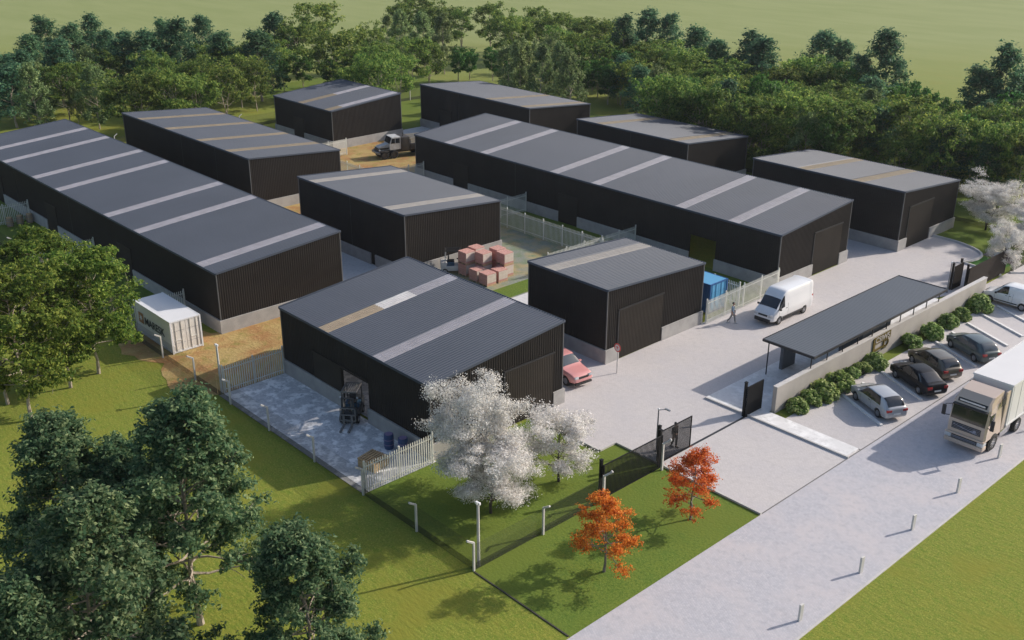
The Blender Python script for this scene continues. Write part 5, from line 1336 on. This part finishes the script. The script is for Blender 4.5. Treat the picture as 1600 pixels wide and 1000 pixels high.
# wall shrubs
def shrub_meshes(seed, Rr, n):
    g = np.random.default_rng(seed)
    C_ = g.normal(size=(22, 3)); C_ /= np.linalg.norm(C_, axis=1)[:, None]; C_ *= Rr * 0.72; C_[:, 2] = np.abs(C_[:, 2]) * 1.0 + Rr * 0.25
    idx = g.integers(0, 22, n); v = g.normal(size=(n, 3)); v /= np.linalg.norm(v, axis=1)[:, None]
    P = C_[idx] + v * (g.random(n) ** 0.4 * Rr * 0.34)[:, None]; P[:, 2] = np.maximum(P[:, 2], 0.03)
    nr = v + np.array([0, 0, 0.5]) + g.normal(size=(n, 3)) * 0.4; nr /= np.linalg.norm(nr, axis=1)[:, None]
    a = np.cross(nr, g.normal(size=(n, 3))); a /= np.linalg.norm(a, axis=1)[:, None]; b = np.cross(nr, a); s_ = g.uniform(0.06, 0.12, n)[:, None]
    V = np.stack([P - a * s_, P - b * s_ * 0.55, P + a * s_, P + b * s_ * 0.55], 1)
    me = bpy.data.meshes.new('crown'); me.from_pydata(V.reshape(-1, 3).tolist(), [], [(4 * i, 4 * i + 1, 4 * i + 2, 4 * i + 3) for i in range(n)]); me.materials.append(MATS['leaf_shrub'])
    tm = MB()
    for i in range(0, 22, 2): tm.tube([(0, 0, 0), tuple(C_[i] * 0.5), tuple(C_[i])], [0.03, 0.02, 0.008], 4, cap=False)
    return tm.mesh('trunk', 'bark_grey'), me
sh = [[tree_proto('shrub', 'shrub', shrub_meshes(s_, 0.80, 3600)), False] for s_ in (3, 4, 5)]
SHS = 1.22
sp = [(57.0, 0.82, 'first from the gate end of the beige wall'), (58.4, 0.88, 'second from the gate end of the wall'), (59.9, 1.12, 'large one, third from the gate end'), (61.7, 1.22, 'large one, fourth from the gate end'), (63.7, 0.86, 'fifth from the gate end'), (65.2, 0.82, 'sixth from the gate end'), (67.0, 0.98, 'just left of and below the gold sign'),
      (72.2, 0.95, 'just beyond the gold sign'), (75.1, 1.05, 'second beyond the gold sign'), (78.2, 0.92, 'third beyond the gold sign'), (80.4, 0.85, 'last but one before the far wall end'), (83.4, 1.2, 'at the far end of the wall by the minivan')]
place_all(sh, [(i % 3, -33.35 + 0.12 * (sc > 1.0), y, i * 1.3, sc * SHS, 0.95, 'shrub against the beige wall, ' + l) for i, (y, sc, l) in enumerate(sp)], 'shrubs along the beige wall')

# the woods behind
FOREST = "O,-43.8,114.4,7.5 D,-47.4,113.7,6.9 O,-46.3,114.5,7.9 G,-63,107.2,8.4 D,-44.4,116.9,7.9 O,-62.3,109.1,8.2 D,-52.1,114.6,8.1 L,-66,107.4,7.9 O,-53.2,114.8,8.3 O,-57.1,113.3,6.6 L,-53,116,6.8 G,-49.8,117.5,7.2 O,-46.9,119.4,8.2 O,-54.8,116,7.1 O,-67.5,109.3,8.3 G,-49.1,118.8,7.3 O,-73.1,105.9,8.1 O,-71.6,107.3,7.7 G,-51.7,120,7 D,-61.1,115.5,8.4 L,-62.3,114.9,7.1 O,-58.6,117.4,8.5 O,-75.8,107.5,8.4 O,-63.5,116,8.1 O,-71.7,111.2,6.9 O,-61.6,117.7,6.7 O,-66.4,115.7,8.3 O,-68.6,115.2,7.2 O,-74.8,111.5,8.1 O,-81.1,107.3,8.4 O,-80.3,108,8.4 O,-47.7,126,6.9 D,-52.1,124.4,7.4 O,-54.3,124.1,7.2 O,-66.9,118,6.6 O,-73.5,114.1,8.2 O,-51.1,126.3,8.4 O,-73.6,114.8,7.7 O,-84.2,107.6,8.4 O,-55.4,125.5,7.8 O,-59.7,123.6,6.6 O,-50.9,127.5,7.2 G,-81.4,111.5,6.9 O,-85.5,108.5,8.4 O,-70.7,119.4,6.9 O,-70,119.9,8 G,-77.5,115.7,8.2 O,-73.6,118.3,7.4 O,-64.8,123.9,7.7 G,-80.4,115.3,7.6 L,-52,130.6,8 G,-79.2,116.6,8.2 O,-59.4,128.3,6.6 D,-82.9,114.6,7.5 G,-68.1,124.1,6.6 L,-67.9,124.3,8.2 G,-53,131.4,7.8 O,-51.3,132.3,6.5 O,-74.5,121.3,7.8 O,-90.2,110.9,7.7 O,-55.7,132,6.6 D,-51.5,133.7,7.1 O,-82.8,117.6,7.9 O,-71.7,125.2,8.2 L,-56.1,133.1,7.6 O,-85.5,117.4,7.9 O,-74.9,125.4,8.3 D,-57.3,134.8,7.2 G,-89.3,117,7.6 O,-80.8,123.4,7.7 O,-72.9,129.4,6.6 O,-93.4,115.5,7.8 L,-53.8,138.9,7.2 O,-91.6,117.7,7.6 D,-71.8,131.4,8.4 O,-138.5,60.1,8.1 O,-139.7,58.5,8.5 O,-137.6,63.9,7.5 O,-73.5,133.3,7.3 L,-96.7,117.6,8.5 D,-58.4,140.8,11.5 D,-60.7,139.9,10.1 O,-81.4,129.2,6.5 G,-70.6,136.1,6.4 O,-124.9,89,8.5 O,-138.4,67.9,7.5 O,-90.8,124.7,7.5 G,-65.5,139.7,5.8 G,-55.4,144.1,7.1 G,-59.4,142.5,6.7 O,-89.1,126.4,7.5 G,-93.2,123.9,6.8 D,-57.5,144,10.2 O,-94.3,123.6,7.7 G,-68.3,139.8,6 D,-101.1,118.4,7.1 O,-91.9,126.1,8.3 L,-108.7,112.1,9.6 L,-148.4,49.7,8.9 O,-87.5,130.2,7.2 O,-85.6,132.1,7.1 L,-146.8,57.3,9.6 L,-112.8,110.1,9.3 O,-130.1,89.4,8.1 G,-82,135.2,7.9 O,-81.6,135.7,7 O,-140.9,73.7,8.1 O,-99.9,125.2,6.8 G,-79.9,139.3,6.9 D,-90,133.3,10.5 G,-88,134.7,7.3 G,-72.7,143.7,5.6 O,-84.9,137,6.7 D,-90.9,133.2,7.6 D,-79,140.8,8.3 O,-86,137.7,7.7 O,-94,132.5,7.1 L,-118.5,111.2,8.9 L,-152.5,56.6,4.8 L,-154,52.5,4.4 O,-148.3,67.1,8.4 O,-106.3,123.4,6.8 O,-81.6,141,7.7 D,-155.4,49.1,9.6 L,-118.3,112.9,9.6 D,-76.8,144.5,12 O,-142.9,79.9,7.6 O,-146.3,73.8,7.9 O,-92.2,135.6,7.9 O,-154.4,56.1,8.1 O,-149.2,70.5,8.4 D,-109.2,123.9,7.1 G,-110.7,122.6,6.1 O,-101.9,130.1,7.9 G,-109.9,124,5.7 L,-157,53,4.6 O,-133.3,99.3,7.6 O,-146.5,79.4,7.9 D,-158.5,51.9,9.5 O,-107.6,128.1,8.1 L,-85.9,144,7.7 O,-103.8,131.7,8.3 O,-150.6,74.2,8 G,-116,121.6,5.6 O,-157.5,59.1,7.8 O,-97.6,138.2,7 L,-124.8,114.8,9.3 G,-116.4,123.9,5.6 O,-107.5,132.1,7.2 G,-110,130.2,6.8 G,-115.6,125.6,5.7 D,-148.8,84.2,10.6 D,-101.7,137.9,10.2 L,-108.6,132.8,8.3 G,-112.7,129.4,7.6 D,-163.9,51.5,9.7 G,-142.8,95.6,5.6 O,-141.2,98.3,7.7 L,-163,55.4,8.5 G,-101.2,139.4,6.7 D,-98.4,141.7,10.3 O,-144,95.4,11.8 L,-91.1,147,7.1 O,-139.9,101.7,7.8 G,-105.2,137.3,6.7 G,-145.1,94.8,5.7 L,-121.9,123.5,8.7 D,-165.2,59.6,9.4 O,-154,85.8,8 O,-140.2,107.1,8.3 O,-120.3,129.3,8.5 L,-166.7,59.1,8 D,-108.2,140,9.7 O,-106.6,141.7,6.8 L,-125.9,125,8.4 D,-89.5,153.4,9.4 O,-164.2,67.7,8.4 D,-162.4,72.2,10.6 D,-92.3,152.2,10.5 G,-153.4,91,5.2 L,-166.5,64.3,9 G,-152.1,93.9,5.3 D,-161.2,77.8,10.4 G,-132.2,120.8,5.5 D,-165.2,69.7,9.9 O,-158.1,84.7,7.8 O,-140.8,111.3,7.8 D,-158.8,83.7,10.1 O,-116.7,137.5,7.5 O,-121.1,134.9,7.9 O,-156.8,91,8.1 O,-161.4,83,8.1 O,-158,90.5,7.8 D,-120.8,137.2,10.4 O,-148.3,106.9,7.7 G,-123.5,135.4,6.9 G,-141.1,117.9,5.3 O,-121.5,138.3,7.3 D,-166.8,77.9,10.4 G,-137.8,122.9,5.3 O,-117.4,143,7.6 G,-141,120.4,5.4 O,-161.5,98.4,11 D,-122.2,144.4,10.4 D,-119.2,147.5,9.6 D,-179.6,61.1,9.4 O,-131.5,136.8,7.5 L,-148.4,120.8,9.6 D,-165.1,96.8,10.5 O,-129.4,143.6,7.7 D,-179.1,72.9,9.4 O,-158.4,111.9,7.9 D,-181.8,68.5,9.9 O,-137.3,137.9,7.8 O,-160.9,109.5,7.7 O,-133.3,146.1,7.8 D,-177.6,90,9.6 L,-157,123.1,9.5 D,-187,73.8,9.5 O,-169.6,108.4,10.8 O,-148.2,137.1,7.5 O,-138.5,148.3,8.3 D,-191.5,67.9,9.6 O,-141.4,147.9,7.6 O,-145.4,144.3,8.5 O,-153.5,139.6,8.4 L,-166.2,125.1,9.2 O,-152.7,143.7,7.5 L,-170.6,124.8,8.4 O,-149.5,152.7,7.8 O,-156.2,151,7.9 O,-168.1,141.5,8.3 O,-173.3,140.9,8.9 O,-167.3,148.6,8.1 O,-179,134.7,9 O,-183,144.9,8.1 O,-186.2,144.4,8.6"

far = {
 'D': [grow(61, 10, 1.9, 2.5, 34, conic, 0.9, 6500, 0.17, 0.13, 'bark_pale', 'leaf_blue', flat=0.7, sub=5, hole=0.182), grow(62, 10, 2.1, 2.6, 34, conic, 0.9, 6500, 0.17, 0.13, 'bark_pale', 'leaf_blue', flat=0.7, sub=5, hole=0.185)],
 'O': [grow(71, 8, 2.3, 4.0, 30, dome, 0.95, 6300, 0.17, 0.12, 'bark_pale', 'leaf_olive', flat=0.6, el=(0.3, 0.95), sub=5, forks=3, hole=0.18), grow(72, 8, 2.2, 3.8, 30, dome, 0.95, 6300, 0.17, 0.12, 'bark_pale', 'leaf_olive', flat=0.45, el=(0.3, 0.9), sub=5, forks=2, hole=0.18),
       grow(73, 8, 2.0, 3.6, 24, dome, 0.95, 6300, 0.17, 0.12, 'bark_pale', 'leaf_olive', flat=0.6, el=(0.3, 0.95), sub=5, forks=3, hole=0.18)],
 'L': [grow(81, 9, 1.4, 2.5, 28, oval, 0.8, 7500, 0.16, 0.11, 'bark_pale', 'leaf_pale', flat=0.75, sub=5, hole=0.18), grow(82, 9, 1.6, 2.6, 28, conic, 0.8, 7500, 0.16, 0.11, 'bark_pale', 'leaf_pale', flat=0.75, sub=5, hole=0.18)],
 'G': [grow(91, 6, 2.0, 2.2, 22, dome, 0.6, 6000, 0.15, 0.11, 'bark_pale', 'leaf_fresh', flat=0.7, el=(0.5, 1.1), sub=5, forks=2)]}
HT = {'D': 10.0, 'O': 8.0, 'L': 9.0, 'G': 6.0}
NAME = {'D': 'dark_tree', 'O': 'spreading_tree', 'L': 'pale_tree', 'G': 'round_tree'}
LAB = {'D': 'bluish dark tree', 'O': 'spreading olive tree', 'L': 'pale bushy tree', 'G': 'small round tree'}
protos = {k: [[tree_proto(NAME[k], 'tree', m), False] for m in v] for k, v in far.items()}
def zone(x, y):
    az = math.degrees(math.atan2(-x, y)); d = math.hypot(x, y)
    Z = [(27, 'beyond the right edge blossom trees'), (31, 'above the far right warehouse'), (35, 'behind the gap left of the far right warehouse'), (39, 'behind the orange skylight warehouse'), (43, 'behind the farthest warehouse'),
         (47, 'above the long central warehouse'), (52, 'behind the lone six wheel truck'), (57, 'behind the small upper left warehouse'), (62, 'behind the tan strip warehouse'), (68, 'behind the longest left warehouse'), (99, 'at the far upper left')]
    i = [k for k, (a, n) in enumerate(Z) if az < a][0]
    lo = 112 if az < 31 else 128 if az < 40 else 150 if az < 50 else 160
    dep = 'front edge' if d < lo else 'middle' if d < lo + 28 else 'back edge'
    return dep, Z[i][1]
rr = random.Random(9)
for i, row in enumerate(FOREST.split()):
    k, x, y, h = row.split(','); x, y, h = float(x), float(y), float(h)
    j = rr.randrange(len(protos[k])); p = protos[k][j]; sc = h / HT[k] * rr.uniform(0.97, 1.03)
    dep, z = zone(x, y)
    wd = 1.3 if k == 'D' else 0.9
    o = placed(p[0], p[1], (x, y, 0), rr.uniform(0, 6.28), (wd * sc * rr.uniform(0.85, 1.1),) * 2 + (sc * rr.uniform(0.92, 1.14),), LAB[k] + ' ' + z + ', ' + dep, LAB[k] + 's ' + z + ', ' + dep)
    p[1] = True
# any prototype that was not used goes again
for o in list(bpy.data.objects):
    if o.type == 'EMPTY' and o.parent is None and 'label' in o and o['label'] == '':
        for c in list(o.children): bpy.data.objects.remove(c)
        bpy.data.objects.remove(o)

# ---------------------------------------------------------------- air
hz = MB().box(-2300, 1300, -1000, 2700, -1.0, 45.0)
m = bpy.data.materials.new('air'); m.use_nodes = True; nt = m.node_tree
nt.nodes.remove(nt.nodes['Principled BSDF'])
pv = nt.nodes.new('ShaderNodeVolumePrincipled'); pv.inputs['Color'].default_value = (0.85, 0.90, 0.98, 1); pv.inputs['Density'].default_value = 0.00011; pv.inputs['Anisotropy'].default_value = 0.3
nt.links.new(pv.outputs[0], nt.nodes['Material Output'].inputs['Volume'])
MATS['air'] = m
o = hz.build('haze', 'air'); o['kind'] = 'stuff'
